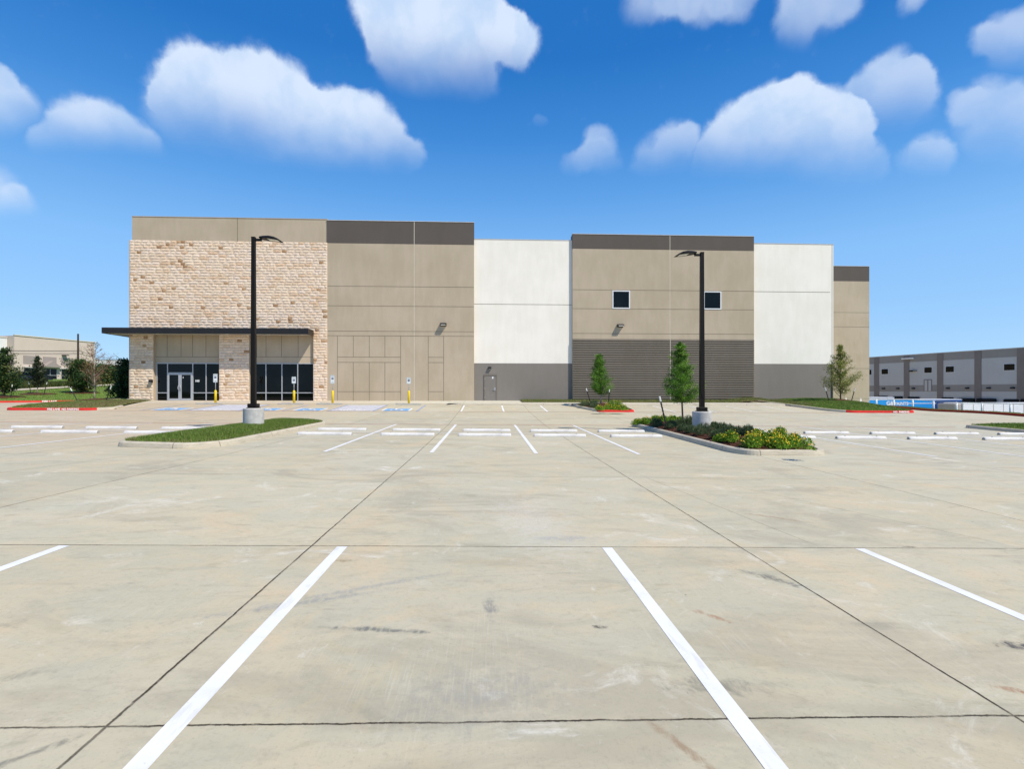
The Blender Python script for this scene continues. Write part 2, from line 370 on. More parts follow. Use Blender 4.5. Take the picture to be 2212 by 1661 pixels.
# ------------------------------------------------------------------ mesh building
class MB:
    def __init__(s): s.v = []; s.f = []; s.mi = []; s.c = []
    def add(s, vs, fs, mi=0, col=None):
        n = len(s.v); s.v.extend(vs); s.f.extend([tuple(i + n for i in f) for f in fs]); s.mi.extend([mi] * len(fs))
        s.c.extend([col] * len(vs))
    def box(s, x0, x1, y0, y1, z0, z1, mi=0, bev=0, col=None):
        b = min(bev, (x1 - x0) * .3, (y1 - y0) * .3, (z1 - z0) * .3) if bev else 0
        if not b:
            s.add([(x0, y0, z0), (x1, y0, z0), (x1, y1, z0), (x0, y1, z0), (x0, y0, z1), (x1, y0, z1), (x1, y1, z1), (x0, y1, z1)],
                  [(0, 3, 2, 1), (4, 5, 6, 7), (0, 1, 5, 4), (1, 2, 6, 5), (2, 3, 7, 6), (3, 0, 4, 7)], mi, col); return
        bm = bmesh.new()
        bmesh.ops.create_cube(bm, size=1)
        for v in bm.verts: v.co = Vector((x0 + (v.co.x + .5) * (x1 - x0), y0 + (v.co.y + .5) * (y1 - y0), z0 + (v.co.z + .5) * (z1 - z0)))
        bmesh.ops.bevel(bm, geom=bm.edges[:], offset=b, segments=1, affect='EDGES')
        s.bm(bm, mi, col)
    def bm(s, bm, mi=0, col=None):
        bm.verts.index_update()
        s.add([tuple(v.co) for v in bm.verts], [tuple(v.index for v in f.verts) for f in bm.faces], mi, col); bm.free()
    def tube(s, pts, rad, seg=8, mi=0, cap=True, col=None):
        """pts along a path, rad one radius or one per point"""
        P = [Vector(p) for p in pts]
        if not hasattr(rad, '__len__'): rad = [rad] * len(P)
        vs = []; up = None
        for i, p in enumerate(P):
            d = (P[min(i + 1, len(P) - 1)] - P[max(i - 1, 0)])
            if d.length < 1e-9: d = Vector((0, 0, 1))
            d.normalize()
            if up is None: up = d.orthogonal().normalized()
            a = (up - d * up.dot(d))
            a = a.normalized() if a.length > 1e-6 else d.orthogonal().normalized()
            up = a; b = d.cross(a)
            for k in range(seg):
                t = 2 * math.pi * k / seg
                vs.append(tuple(p + a * (math.cos(t) * rad[i]) + b * (math.sin(t) * rad[i])))
        fs = [(i * seg + k, i * seg + (k + 1) % seg, (i + 1) * seg + (k + 1) % seg, (i + 1) * seg + k) for i in range(len(P) - 1) for k in range(seg)]
        if cap: fs += [tuple(range(seg - 1, -1, -1)), tuple((len(P) - 1) * seg + k for k in range(seg))]
        s.add(vs, fs, mi, col)
    def lathe(s, prof, seg=24, c=(0, 0), mi=0):
        vs = [(c[0] + r * math.cos(2 * math.pi * k / seg), c[1] + r * math.sin(2 * math.pi * k / seg), z) for r, z in prof for k in range(seg)]
        fs = [(i * seg + k, i * seg + (k + 1) % seg, (i + 1) * seg + (k + 1) % seg, (i + 1) * seg + k) for i in range(len(prof) - 1) for k in range(seg)]
        fs += [tuple(range(seg - 1, -1, -1)), tuple((len(prof) - 1) * seg + k for k in range(seg))]
        s.add(vs, fs, mi)
    def prism(s, poly, d0, d1, axis='y', mi=0):
        """poly in the two other axes, extruded from d0 to d1"""
        n = len(poly)
        def mk(p, d): return {'y': (p[0], d, p[1]), 'x': (d, p[0], p[1]), 'z': (p[0], p[1], d)}[axis]
        vs = [mk(p, d0) for p in poly] + [mk(p, d1) for p in poly]
        fs = [tuple(range(n)), tuple(range(2 * n - 1, n - 1, -1))] + [(i, i + n, (i + 1) % n + n, (i + 1) % n) for i in range(n)]
        s.add(vs, fs, mi)
    def build(s, name, mats, parent=None, smooth=False, fixn=True):
        me = bpy.data.meshes.new(name); me.from_pydata(s.v, [], s.f)
        if not isinstance(mats, (list, tuple)): mats = [mats]
        for m in mats: me.materials.append(MATS[m])
        me.polygons.foreach_set('material_index', s.mi)
        if any(c is not None for c in s.c):
            ca = me.color_attributes.new('tint', 'FLOAT_COLOR', 'POINT')
            fl = []
            for c in s.c: fl.extend((c or (1, 1, 1)) + (1,))
            ca.data.foreach_set('color', fl)
        if fixn:
            bm = bmesh.new(); bm.from_mesh(me); bmesh.ops.recalc_face_normals(bm, faces=bm.faces); bm.to_mesh(me); bm.free()
        if smooth: me.shade_smooth()
        me.update()
        o = bpy.data.objects.new(name, me); COL.objects.link(o)
        if parent: o.parent = parent
        return o
def tag(o, label=None, cat=None, group=None, kind=None):
    if label: o['label'] = label
    if cat: o['category'] = cat
    if group: o['group'] = group
    if kind: o['kind'] = kind
    return o
def empty(name, loc=(0, 0, 0), rz=0, label=None, cat=None, group=None):
    o = bpy.data.objects.new(name, None); COL.objects.link(o); o.location = loc; o.rotation_euler = (0, 0, rz)
    o.empty_display_size = .2
    return tag(o, label, cat, group)
def copy_tree(o, parent=None):
    c = o.copy(); COL.objects.link(c); c.parent = parent
    for ch in [q for q in bpy.data.objects if q.parent == o and q != c]: copy_tree(ch, c)
    return c
def text(name, s, size, mat, parent, mtx, ext=.004, bold=0, spacing=1.0):
    cu = bpy.data.curves.new('t', 'FONT'); cu.body = s; cu.size = size; cu.extrude = ext; cu.offset = bold
    cu.align_x = 'CENTER'; cu.align_y = 'CENTER'; cu.space_character = spacing; cu.resolution_u = 3
    t = bpy.data.objects.new('t', cu); COL.objects.link(t)
    me = bpy.data.meshes.new_from_object(t.evaluated_get(bpy.context.evaluated_depsgraph_get()))
    bpy.data.objects.remove(t); me.name = name
    me.transform(mtx); me.materials.clear(); me.materials.append(MATS[mat])
    o = bpy.data.objects.new(name, me); COL.objects.link(o); o.parent = parent
    return o
XZ = Matrix.Rotation(math.pi / 2, 4, 'X')     # lettering upright, read from the south

# ------------------------------------------------------------------ ground, lot, roads
def heightgrid(name, xs, ys, zf, mat, keep=None):
    vs = [(x, y, zf(x, y)) for y in ys for x in xs]; n = len(xs)
    fs = [(j * n + i, j * n + i + 1, (j + 1) * n + i + 1, (j + 1) * n + i) for j in range(len(ys) - 1) for i in range(n - 1)
          if keep is None or keep((xs[i] + xs[i + 1]) / 2, (ys[j] + ys[j + 1]) / 2)]
    mb = MB(); mb.add(vs, fs); o = mb.build(name, mat, smooth=True, fixn=False)
    return o
def frange(a, b, d):
    n = int(round((b - a) / d)); return [a + (b - a) * i / n for i in range(n + 1)]
CL = [(-90, 30.0), (-58, 38.5), (-42, 47.0), (-35.2, 51.8), (-30, 60), (-24, 75)]     # curb across the west drive
def cly(X): return pw(CL, X)
COURT = EYE - 5.2
def hill(X, Y):
    t = Y - cly(X)
    z = EYE - 1.0 + .14
    return z + pw([(0, 0), (3, .12), (14, .76), (22, 1.3), (35, 2.0), (60, 2.95), (75, 3.2), (300, 3.6)], t)
def terrain(X, Y):
    if X > 38: return gz(38, min(Y, 44)) - .25 - (gz(38, min(Y, 44)) - .25 - COURT + .15) * sm((X - 38) / 7)
    if X < -24 and Y > cly(X): return hill(X, Y) - .25
    return gz(X, min(Y, 60)) - .3
xs = [-1500, -900, -500, -300, -200, -150] + frange(-120, 80, 2) + [100, 150, 200, 300, 500, 900, 1500]
ys = [-1200, -600, -300, -150, -80] + frange(-50, 130, 2) + [150, 200, 300, 500, 900, 1500]
tag(heightgrid('ground', xs, ys, terrain, 'terrain'), 'green grassy land around the site', kind='structure')
lotxs = [-90, -80, -70] + frange(-60, 36.0, .5); lotys = frange(-16, 62, .5)
def lotkeep(x, y):
    if x < -28.9: return y < cly(x) + .6
    if x > 30.3: return True
    return y < 44.2
LOT = heightgrid('parking_lot', lotxs, lotys, gz, 'lot_concrete', lotkeep)
tag(LOT, 'weathered beige concrete parking lot with saw-cut joints', kind='structure')

def strip_mesh(mb, pts, w, dz, mi=0, step=.25):
    """a painted band of width w laid along pts on the lot"""
    P = []
    for (a, b) in zip(pts, pts[1:]):
        L = math.hypot(b[0] - a[0], b[1] - a[1]); n = max(1, int(L / step))
        for i in range(n): P.append((a[0] + (b[0] - a[0]) * i / n, a[1] + (b[1] - a[1]) * i / n))
    P.append(pts[-1]); vs = []
    for i, p in enumerate(P):
        q, r = P[max(0, i - 1)], P[min(len(P) - 1, i + 1)]
        dx, dy = r[0] - q[0], r[1] - q[1]; L = math.hypot(dx, dy); nx, ny = -dy / L * w / 2, dx / L * w / 2
        for sgn in (1, -1):
            X, Y = p[0] + nx * sgn, p[1] + ny * sgn; vs.append((X, Y, gz(X, Y) + dz))
    mb.add(vs, [(2 * i, 2 * i + 1, 2 * i + 3, 2 * i + 2) for i in range(len(P) - 1)], mi)
def line(pts, w, mat, name, dz=.006, parent=LOT):
    mb = MB(); strip_mesh(mb, pts, w, dz); return mb.build(name, mat, parent, fixn=False)
GRID = lambda k: -1.45 + 2.735 * k
for k in range(-7, 9):                                        # front row
    if abs(GRID(k)) < 16: line([(GRID(k) - .03, -3.6), (GRID(k) - .03, 5.42)], .105, 'line_paint', 'stall_line', .0025)
for k in list(range(-7, -3)) + [-1, 0, 1, 2] + [5, 6, 7, 8]:
    line([(GRID(k), 13.65), (GRID(k), 24.35)], .105, 'line_paint', 'stall_line')
for k in range(9, 16): line([(GRID(k) + 2.8, 13.65), (GRID(k) + 2.8, 24.35)], .105, 'line_paint', 'stall_line')
line([(-25, 19.62), (-9.75, 19.62)], .09, 'line_paint', 'row_divider_line', .010)
line([(-7.0, 19.62), (6.55, 19.62)], .09, 'line_paint', 'row_divider_line', .010)
line([(9.75, 19.62), (22.9, 19.62)], .09, 'line_paint', 'row_divider_line', .010)
for X in (-1.67, 1.07, 3.9, 12.3, 15.05, 17.85, 20.6): line([(X, 33.6), (X * 1.0, 38.4)], .11, 'line_paint', 'stall_line')
line([(-52, 24.42), (-7.6, 24.42), (22.8, 24.42)], .09, 'red_line_paint', 'fire_lane_line')
line([(-24.0, 33.5), (6.9, 33.5)], .09, 'red_line_paint', 'fire_lane_line')
line([(9.5, 33.5), (23.5, 33.5)], .09, 'red_line_paint', 'fire_lane_line')
HC = [-20.25, -14.3, -11.5, -5.9]
for X in (-21.6, -18.85, -15.7, -12.9, -10.12, -7.25, -4.5): line([(X, 33.6), (X, 38.6)], .10, 'hc_blue_line', 'accessible_stall_line', .010)
mb = MB()
for a, b in ((-18.85, -15.7), (-10.12, -7.25)):
    for k in range(6):
        y0 = 33.8 + k * .8
        strip_mesh(mb, [(a + .1, y0), (b - .1, y0 + .85)], .10, .006)
mb.build('access_aisle_hatching', 'hc_blue_line', LOT, fixn=False)
mb = MB()
for a, b in ((-18.85, -15.7), (-10.12, -7.25)):
    strip_mesh(mb, [((a + b) / 2, 33.75), ((a + b) / 2, 38.5)], b - a - .15, .004)
mb.build('access_aisle_paint', 'hatch_pale', LOT, fixn=False)
def on_lot(o, dz):
    for v in o.data.vertices: v.co.z = gz(v.co.x, v.co.y) + dz + v.co.z
for a in (-17.3, -8.7):
    t = text('aisle_lettering', 'NO\nPARKING', .62, 'white_letter', LOT, Matrix.Translation((a, 34.45, 0)), .0005, .02); on_lot(t, .014)
def wheelchair(mb, cx, cy, s, place, mi=0):
    """access symbol from flat strokes; place(u, v) -> 3-D point"""
    def stroke(pts, w):
        for (a, b) in zip(pts, pts[1:]):
            dx, dy = b[0] - a[0], b[1] - a[1]; L = math.hypot(dx, dy) or 1; nx, ny = -dy / L * w / 2, dx / L * w / 2
            ex, ey = dx / L * w * .25, dy / L * w * .25
            q = [(a[0] - ex + nx, a[1] - ey + ny), (b[0] + ex + nx, b[1] + ey + ny), (b[0] + ex - nx, b[1] + ey - ny), (a[0] - ex - nx, a[1] - ey - ny)]
            mb.add([place(cx + p[0] * s, cy + p[1] * s) for p in q], [(0, 1, 2, 3)], mi)
    head = [(-.10 + .085 * math.cos(t), .40 + .085 * math.sin(t)) for t in [i * math.pi / 5 for i in range(10)]]
    mb.add([place(cx + p[0] * s, cy + p[1] * s) for p in head], [tuple(range(10))], mi)
    stroke([(-.10, .30), (-.07, -.02), (.17, -.02), (.27, -.33), (.36, -.30)], .075)
    stroke([(-.08, .14), (.14, .14)], .06)
    arc = [(-.02 + .25 * math.cos(t), -.17 + .25 * math.sin(t)) for t in [math.radians(115 + i * 22) for i in range(11)]]
    stroke(arc, .06)
for X in HC:
    mb = MB(); strip_mesh(mb, [(X, 33.85), (X, 35.55)], 1.7, .008); a = mb.build('accessible_symbol', 'hc_blue', LOT, fixn=False)
    mb = MB()
    wheelchair(mb, X, 34.7, 1.45, lambda u, v: (u, v, gz(u, v) + .016))
    for q in (([(X - .85, 33.85), (X - .85, 35.55)]), ([(X + .85, 33.85), (X + .85, 35.55)]), ([(X - .85, 35.55), (X + .85, 35.55)])):
        strip_mesh(mb, q, .12, .012)
    mb.build('white_figure', 'white_letter', a, fixn=False)

def fillet(poly, r, seg=6, closed=True):
    out = []; n = len(poly)
    for i, p in enumerate(poly):
        if not closed and i in (0, n - 1): out.append(p); continue
        rr = r[i] if hasattr(r, '__len__') else r
        a, b = Vector(poly[i - 1]), Vector(poly[(i + 1) % n]); c = Vector(p)
        d1, d2 = (a - c), (b - c); l = min(rr, d1.length * .45, d2.length * .45)
        if l < .01: out.append(tuple(c)); continue
        s, e = c + d1.normalized() * l, c + d2.normalized() * l
        for k in range(seg + 1):
            t = k / seg; out.append(tuple((1 - t) ** 2 * s + 2 * t * (1 - t) * c + t * t * e))
    return out
def densify(P, closed, step=.4):
    out = []
    for i in range(len(P) if closed else len(P) - 1):
        a, b = P[i], P[(i + 1) % len(P)]; L = math.hypot(b[0] - a[0], b[1] - a[1]); n = max(1, int(L / step))
        for k in range(n): out.append((a[0] + (b[0] - a[0]) * k / n, a[1] + (b[1] - a[1]) * k / n))
    if not closed: out.append(P[-1])
    return out
PROF = [(0, -.06), (.012, .04), (.03, .115), (.055, .142), (.09, .15), (.165, .152), (.18, .14), (.185, -.06)]
def curb(name, poly, mats, pick=None, closed=True, h=1.0, hf=None, zf=gz):
    """swept kerb, poly counter-clockwise = outside face outwards"""
    P = densify(poly, closed); n = len(P); vs = []
    for i, p in enumerate(P):
        q = P[i - 1] if (closed or i) else p; r = P[(i + 1) % n] if (closed or i < n - 1) else p
        d = Vector((r[0] - q[0], r[1] - q[1])).normalized(); nx, ny = -d.y, d.x     # inward for ccw
        k = hf(*p) if hf else 1
        for (o, z) in PROF:
            zz = zf(*p) + (z * h * k if z > 0 else z)
            vs.append((p[0] + nx * o, p[1] + ny * o, zz))
    m = len(PROF); mb = MB()
    for i in range(n if closed else n - 1):
        j = (i + 1) % n; mi = pick((P[i][0] + P[j][0]) / 2, (P[i][1] + P[j][1]) / 2) if pick else 0
        mb.f += [(i * m + k, j * m + k, j * m + k + 1, i * m + k + 1) for k in range(m - 1)]; mb.mi += [mi] * (m - 1)
    mb.v = vs; mb.c = [None] * len(vs)
    return mb.build(name, mats, smooth=False, fixn=False)
def inpoly(x, y, P):
    c = False; n = len(P)
    for i in range(n):
        (x1, y1), (x2, y2) = P[i], P[(i + 1) % n]
        if (y1 > y) != (y2 > y) and x < (x2 - x1) * (y - y1) / (y2 - y1) + x1: c = not c
    return c
def edge_dist(x, y, P, closed=True):
    d = 1e9
    for i in range(len(P) if closed else len(P) - 1):
        a, b = P[i], P[(i + 1) % len(P)]; vx, vy = b[0] - a[0], b[1] - a[1]
        t = max(0, min(1, ((x - a[0]) * vx + (y - a[1]) * vy) / (vx * vx + vy * vy + 1e-9)))
        d = min(d, math.hypot(x - a[0] - vx * t, y - a[1] - vy * t))
    return d
def inset(P, d):
    n = len(P); out = []
    for i, p in enumerate(P):
        q, r = P[i - 1], P[(i + 1) % n]; t = Vector((r[0] - q[0], r[1] - q[1])).normalized()
        out.append((p[0] - t.y * d, p[1] + t.x * d))
    return out
def fill(name, P, zf, mat, step=.35):
    """a soft bed or lawn filling outline P"""
    bm = bmesh.new(); x0, x1 = min(p[0] for p in P), max(p[0] for p in P); y0, y1 = min(p[1] for p in P), max(p[1] for p in P)
    from mathutils.geometry import delaunay_2d_cdt
    PP = densify(P, True, step); co = [Vector(p) for p in PP]; n = len(co)
    for i in range(int((x1 - x0) / step) + 1):
        for j in range(int((y1 - y0) / step) + 1):
            x, y = x0 + i * step + R.uniform(-.08, .08), y0 + j * step + R.uniform(-.08, .08)
            if inpoly(x, y, P) and edge_dist(x, y, P) > step * .4: co.append(Vector((x, y)))
    v, e, f, *_ = delaunay_2d_cdt(co, [(i, (i + 1) % n) for i in range(n)], [], 1, 1e-4)
    mb = MB(); mb.add([(a.x, a.y, zf(a.x, a.y)) for a in v], [tuple(t) for t in f]); bm.free()
    return mb.build(name, mat, smooth=True, fixn=False)
GREENS = [(.15, .235, .045), (.19, .28, .055), (.22, .29, .075), (.12, .19, .04), (.27, .29, .11), (.31, .26, .13)]
def blades(name, P, zf, n, hmin, hmax, cols=GREENS, parent=None, label='short green lawn grass', w=.010, dry=None, edge=None):
    x0, x1 = min(p[0] for p in P), max(p[0] for p in P); y0, y1 = min(p[1] for p in P), max(p[1] for p in P)
    mb = MB(); k = 0; tries = 0
    while k < n and tries < n * 12:
        tries += 1
        x, y = R.uniform(x0, x1), R.uniform(y0, y1)
        if not inpoly(x, y, P): continue
        nz = noise.noise((x * 1.3, y * 1.3, 3)); k += 1
        z = zf(x, y) - .01; h = R.uniform(hmin, hmax) * (1 + .35 * nz); a = R.uniform(0, 6.28); lx, ly = R.uniform(-.5, .5) * h, R.uniform(-.5, .5) * h
        dx, dy = math.cos(a) * w, math.sin(a) * w
        c = cols[min(len(cols) - 1, int(abs(R.gauss(0, 1.4)) + max(0, nz * 2.2)))]
        if dry and R.random() < dry(x, y): c = R.choice([(.26, .21, .10), (.33, .26, .14), (.20, .18, .08)])
        f = R.uniform(.8, 1.2); c = tuple(q * f for q in c)
        mb.add([(x - dx, y - dy, z), (x + dx, y + dy, z), (x + lx, y + ly, z + h)], [(0, 1, 2)], 0, c)
    return tag(mb.build(name, 'blade', parent, fixn=False), label, 'grass', kind='stuff')

def island_z(P, base=.13, rise=.12, reach=1.0):
    return lambda x, y: gz(x, y) + base + rise * sm(edge_dist(x, y, P) / reach)
# left island, grass
def ccw(P):
    a = sum(P[i][0] * P[(i + 1) % len(P)][1] - P[(i + 1) % len(P)][0] * P[i][1] for i in range(len(P)))
    return P if a > 0 else P[::-1]
L1 = ccw(fillet([(-10.0, 14.35), (-7.75, 13.95), (-7.15, 14.9), (-7.15, 23.6), (-7.35, 24.3), (-9.4, 24.3), (-9.95, 23.3)], [.5, .7, .6, .5, .3, .6, .5]))
tag(curb('island_curb', L1, 'curb_concrete'), 'pale concrete curb around the grass island', kind='structure')
zL = island_z(L1, .13, .13, 1.1); G1 = inset(L1, .17)
tag(fill('island_soil', G1, zL, 'turf'), 'green turf of the left island', kind='structure')
blades('island_grass', G1, zL, 45000, .05, .11, label='bright green mown grass on the left parking island', w=.011, dry=lambda x, y: .25 if edge_dist(x, y, L1) < .32 else .05)
# right island, mulch
L2 = ccw(fillet([(6.72, 14.3), (7.0, 13.6), (9.2, 13.65), (9.65, 14.8), (9.65, 22.6), (8.2, 24.3), (6.75, 24.3)], [.5, .6, .7, .8, .9, .7, .3]))
tag(curb('island_curb', L2, 'curb_concrete'), 'beige concrete curb around the mulched island', kind='structure')
zR = island_z(L2, .11, .20, 1.0); G2 = inset(L2, .17)
zRn = lambda x, y: zR(x, y) + .03 * noise.noise((x * 3, y * 3, 0)) * min(1, edge_dist(x, y, L2) / .5)
tag(fill('mulch_bed', G2, zRn, 'mulch', .18), 'dark brown mulch bed of the planted island', kind='structure')
def chips(P, zf, n, label):
    mb = MB(); k = 0; x0, x1 = min(p[0] for p in P), max(p[0] for p in P); y0, y1 = min(p[1] for p in P), max(p[1] for p in P)
    while k < n:
        x, y = R.uniform(x0, x1), R.uniform(y0, y1)
        if not inpoly(x, y, P): continue
        k += 1; a = R.uniform(0, 6.3); l, w = R.uniform(.02, .06), R.uniform(.006, .014); z = zf(x, y) + R.uniform(0, .02); t = R.uniform(-.5, .5)
        c, s = math.cos(a), math.sin(a)
        mb.add([(x - c * l - s * w, y - s * l + c * w, z - t * l), (x + c * l - s * w, y + s * l + c * w, z + t * l),
                (x + c * l + s * w, y + s * l - c * w, z + t * l + .006), (x - c * l + s * w, y - s * l - c * w, z - t * l + .006)], [(0, 1, 2, 3)])
    return tag(mb.build('mulch_chips', 'mulch_chip', fixn=False), label, 'mulch', kind='stuff')
chips(G2, zRn, 7000, 'brown shredded bark mulch on the planted island')
# small island by the building
L3 = ccw(fillet([(7.2, 33.45), (9.45, 33.45), (9.75, 34.0), (9.75, 38.7), (6.35, 38.7), (6.35, 36.6)], [.5, .3, .4, .1, .1, .6]))
tag(curb('island_curb', L3, ['curb_concrete', 'curb_red'], lambda x, y: 1 if (y < 33.9 and 7.15 < x < 9.6) else 0), 'small island curb painted red along its front', kind='structure')
z3 = island_z(L3, .11, .15, .9); G3 = inset(L3, .17)
tag(fill('mulch_bed', G3, z3, 'mulch', .25), 'mulch bed of the small island by the building', kind='structure')
chips(G3, z3, 1200, 'bark mulch on the small island by the building')
# right hand end island far right
L4 = ccw(fillet([(23.2, 13.4), (26.6, 13.4), (26.6, 24.3), (23.05, 24.3)], [.8, .8, .9, .3]))
tag(curb('island_curb', L4, 'curb_concrete'), 'grey curb of the grass island at the right edge', kind='structure')
z4 = island_z(L4, .13, .12, 1.0)
tag(fill('island_soil', inset(L4, .17), z4, 'turf', .5), 'turf of the island at the right edge', kind='structure')
blades('island_grass', inset(L4, .17), z4, 22000, .05, .11, label='green grass on the island at the right edge', w=.014)
# east lawn beside the building
L5 = ccw(fillet([(22.75, 38.5), (23.3, 34.6), (24.1, 33.5), (28.4, 33.5), (29.2, 34.4), (30.6, 40), (30.6, 60), (30.3, 60), (30.3, 43.9), (22.75, 43.9)], [.4, .9, .5, .7, .9, 3, .1, .1, .1, .1]))
tag(curb('lawn_curb', L5, ['curb_concrete', 'curb_red'], lambda x, y: 1 if (y < 34.6 and x > 23.9) else 0), 'curb of the east lawn, red along the drive', kind='structure')
z5 = lambda x, y: gz(x, y) + .13 + .30 * sm(edge_dist(x, y, L5) / 3.0) * (1 if y < 44 else .5)
G5 = inset(L5, .17)
tag(fill('lawn', G5, z5, 'turf', .6), 'east lawn beside the building corner', kind='structure')
blades('lawn_grass', G5, z5, 42000, .05, .10, label='green grass on the lawn at the right corner of the building', w=.017, dry=lambda x, y: .6 if x < 24.2 and y > 37 else .05)
# sidewalk and planting strip along the building
def wz_s(x, y): return pw([(38.6, EYE - .925), (44.2, EYE - .80)], y) - .0024 * x
mb = MB()
for x in frange(-3.0, 22.6, .8):
    pass
walkxs = frange(-3.0, 22.74, .6)
def sheet(name, xs, ys, zf, mat, label):
    return tag(heightgrid(name, xs, ys, zf, mat), label, kind='structure')
sheet('sidewalk', walkxs, frange(38.95, 40.9, .5), wz_s, 'walk_concrete', 'pale sidewalk along the building')
sheet('apron', frange(-27.2, -3.0, .6), frange(39.9, 44.15, .5), lambda x, y: gz(x, y) + .008, 'walk_concrete', 'pale concrete apron at the entrance')
sheet('apron', frange(-3.0, 2.75, .5), frange(40.9, 44.3, .5), lambda x, y: wz_s(x, y) + .002, 'walk_concrete', 'landing before the grey door')
curb('sidewalk_curb', [(-3.0, 38.77), (6.3, 38.77)], 'curb_concrete', None, False, .9, lambda x, y: min(1, (x + 3.0) / 1.2))['kind'] = 'structure'
curb('sidewalk_curb', [(9.8, 38.77), (22.7, 38.77)], 'curb_concrete', None, False, .9)['kind'] = 'structure'
GS = [(2.8, 40.9), (22.7, 40.9), (22.7, 44.2), (2.8, 44.2)]
zG = lambda x, y: wz_s(x, y) + .02 + .05 * sm((y - 40.9) / 1.5) + (.22 * sm((x - 19.5) / 3))
tag(fill('planting_strip', GS, zG, 'turf_dry', .6), 'thin grass strip at the foot of the wall', kind='structure')
blades('strip_grass', GS, zG, 22000, .05, .13, label='patchy green grass at the foot of the white and ribbed walls', w=.016, dry=lambda x, y: .45)
# west grass wedge, near the entrance
L6 = ccw(fillet([(-29.6, 33.5), (-24.6, 33.5), (-23.6, 34.4), (-27.0, 43.8), (-29.1, 43.9), (-29.6, 46.5), (-31.6, 44), (-31.0, 36)], [.6, .4, .4, .1, .1, .3, .9, 2]))
tag(curb('lawn_curb', L6, ['curb_concrete', 'curb_red'], lambda x, y: 1 if (y < 34.0 and x < -24.3) or x < -30.4 and y < 36 else 0, hf=lambda x, y: .25 if (x > -27.5 and y > 36) else 1), 'curb of the west grass wedge, red with fire lane lettering', kind='structure')
z6 = lambda x, y: gz(x, y) + .12 + .06 * sm(edge_dist(x, y, L6) / 1.5) - .08 * sm((y - 38) / 4)
G6 = inset(L6, .17)
tag(fill('lawn', G6, z6, 'turf', .5), 'half dry grass wedge left of the entrance', kind='structure')
blades('lawn_grass', G6, z6, 22000, .05, .11, label='patchy drying grass left of the stone corner', w=.016, dry=lambda x, y: .25 + .6 * sm((x + 29.5) / 3))
def curb_text(s, X, Y, size, label_parent, rz=0):
    t = text('curb_lettering', s, size, 'white_letter', label_parent, Matrix.Translation((X, Y, gz(X, Y) + .072)) @ Matrix.Rotation(rz, 4, 'Z') @ Matrix.Rotation(math.radians(84), 4, 'X'), .0015, .006)
    return t
lc = [o for o in bpy.data.objects if o.name.startswith('lawn_curb')]
curb_text('FIRE LANE', wx(116, 33.5), 33.49, .17, lc[1]); curb_text('NO PARKING', wx(152, 33.5), 33.49, .17, lc[1])
curb_text('NO', wx(1933, 33.5), 33.49, .17, lc[0]); curb_text('PARKING', wx(1952, 33.5), 33.49, .17, lc[0])
# curb and rising lawn across the west drive
CLp = [(X, cly(X)) for X in (-90, -74, -66, -58, -50, -46, -42, -38.6, -35.2, -32.6, -31)]
tag(curb('lawn_curb', CLp[::-1][::-1], ['curb_concrete', 'curb_red'], lambda x, y: 1, closed=False), 'long red curb across the west drive', kind='structure')
def txt_on_line(s, X, size):
    a = math.atan2(51.8 - 47, 6.8)
    text('curb_lettering', s, size, 'white_letter', bpy.data.objects['lawn_curb.002'], Matrix.Translation((X, cly(X) - .03, gz(X, cly(X)) + .075)) @ Matrix.Rotation(a, 4, 'Z') @ Matrix.Rotation(math.radians(84), 4, 'X'), .0015, .006)
txt_on_line('FIRE LANE', -39.3, .22); txt_on_line('NO PARKING', -37.2, .22)
hx = [-150, -110] + frange(-90, -24, 1.5); ht = [.16] + frange(.8, 16, 1.2) + frange(17.5, 80, 2.5) + [100, 150]
vs = [(x, cly(x) + t, hill(x, cly(x) + t)) for t in ht for x in hx]; n = len(hx); mb = MB()
mb.add(vs, [(j * n + i, j * n + i + 1, (j + 1) * n + i + 1, (j + 1) * n + i) for j in range(len(ht) - 1) for i in range(n - 1)])
tag(mb.build('lawn', 'turf', smooth=True, fixn=False), 'green sloping lawn beyond the west drive', kind='structure')
def hhit(x, y): return hit(x, y, hill, 30)
# its footpath
mb = MB(); PP = [hhit(-60, 847.5), hhit(0, 845), hhit(60, 841.6), hhit(120, 838.2), hhit(180, 835), hhit(243, 831.8), hhit(300, 829)]
PP = densify(PP, False, 1.0); vs = []
for i, p in enumerate(PP):
    q, r = PP[max(0, i - 1)], PP[min(len(PP) - 1, i + 1)]; d = Vector((r[0] - q[0], r[1] - q[1])).normalized()
    for s_ in (-.9, .9):
        X, Y = p[0] - d.y * s_, p[1] + d.x * s_; vs.append((X, Y, hill(X, Y) + .06))
mb.add(vs, [(2 * i, 2 * i + 1, 2 * i + 3, 2 * i + 2) for i in range(len(PP) - 1)])
tag(mb.build('footpath', 'walk_concrete', smooth=True, fixn=False), 'pale footpath crossing the west lawn', kind='structure')
LW = [(-80, 36), (-42, 47.3), (-35, 52), (-31, 58), (-38, 75), (-60, 75), (-90, 60)]
blades('lawn_grass', LW, hill, 26000, .06, .14, label='mown grass on the slope beyond the west drive', w=.035, dry=lambda x, y: .08)
# taller rough grass band above the path
mb = MB()
pa = [hhit(x, y) for x, y in ((28, 841.5), (90, 838), (160, 834.5), (235, 829.5))]
pb = [hhit(x, y) for x, y in ((235, 827.5), (160, 829.8), (90, 829.8), (28, 829.8))]
blades('tall_grass', pa + pb, hill, 14000, .3, .55, cols=[(.06, .10, .02), (.09, .12, .03), (.13, .12, .05), (.05, .08, .02), (.17, .13, .07), (.12, .15, .04)], label='rough olive and brown tall grass above the west footpath', w=.05)
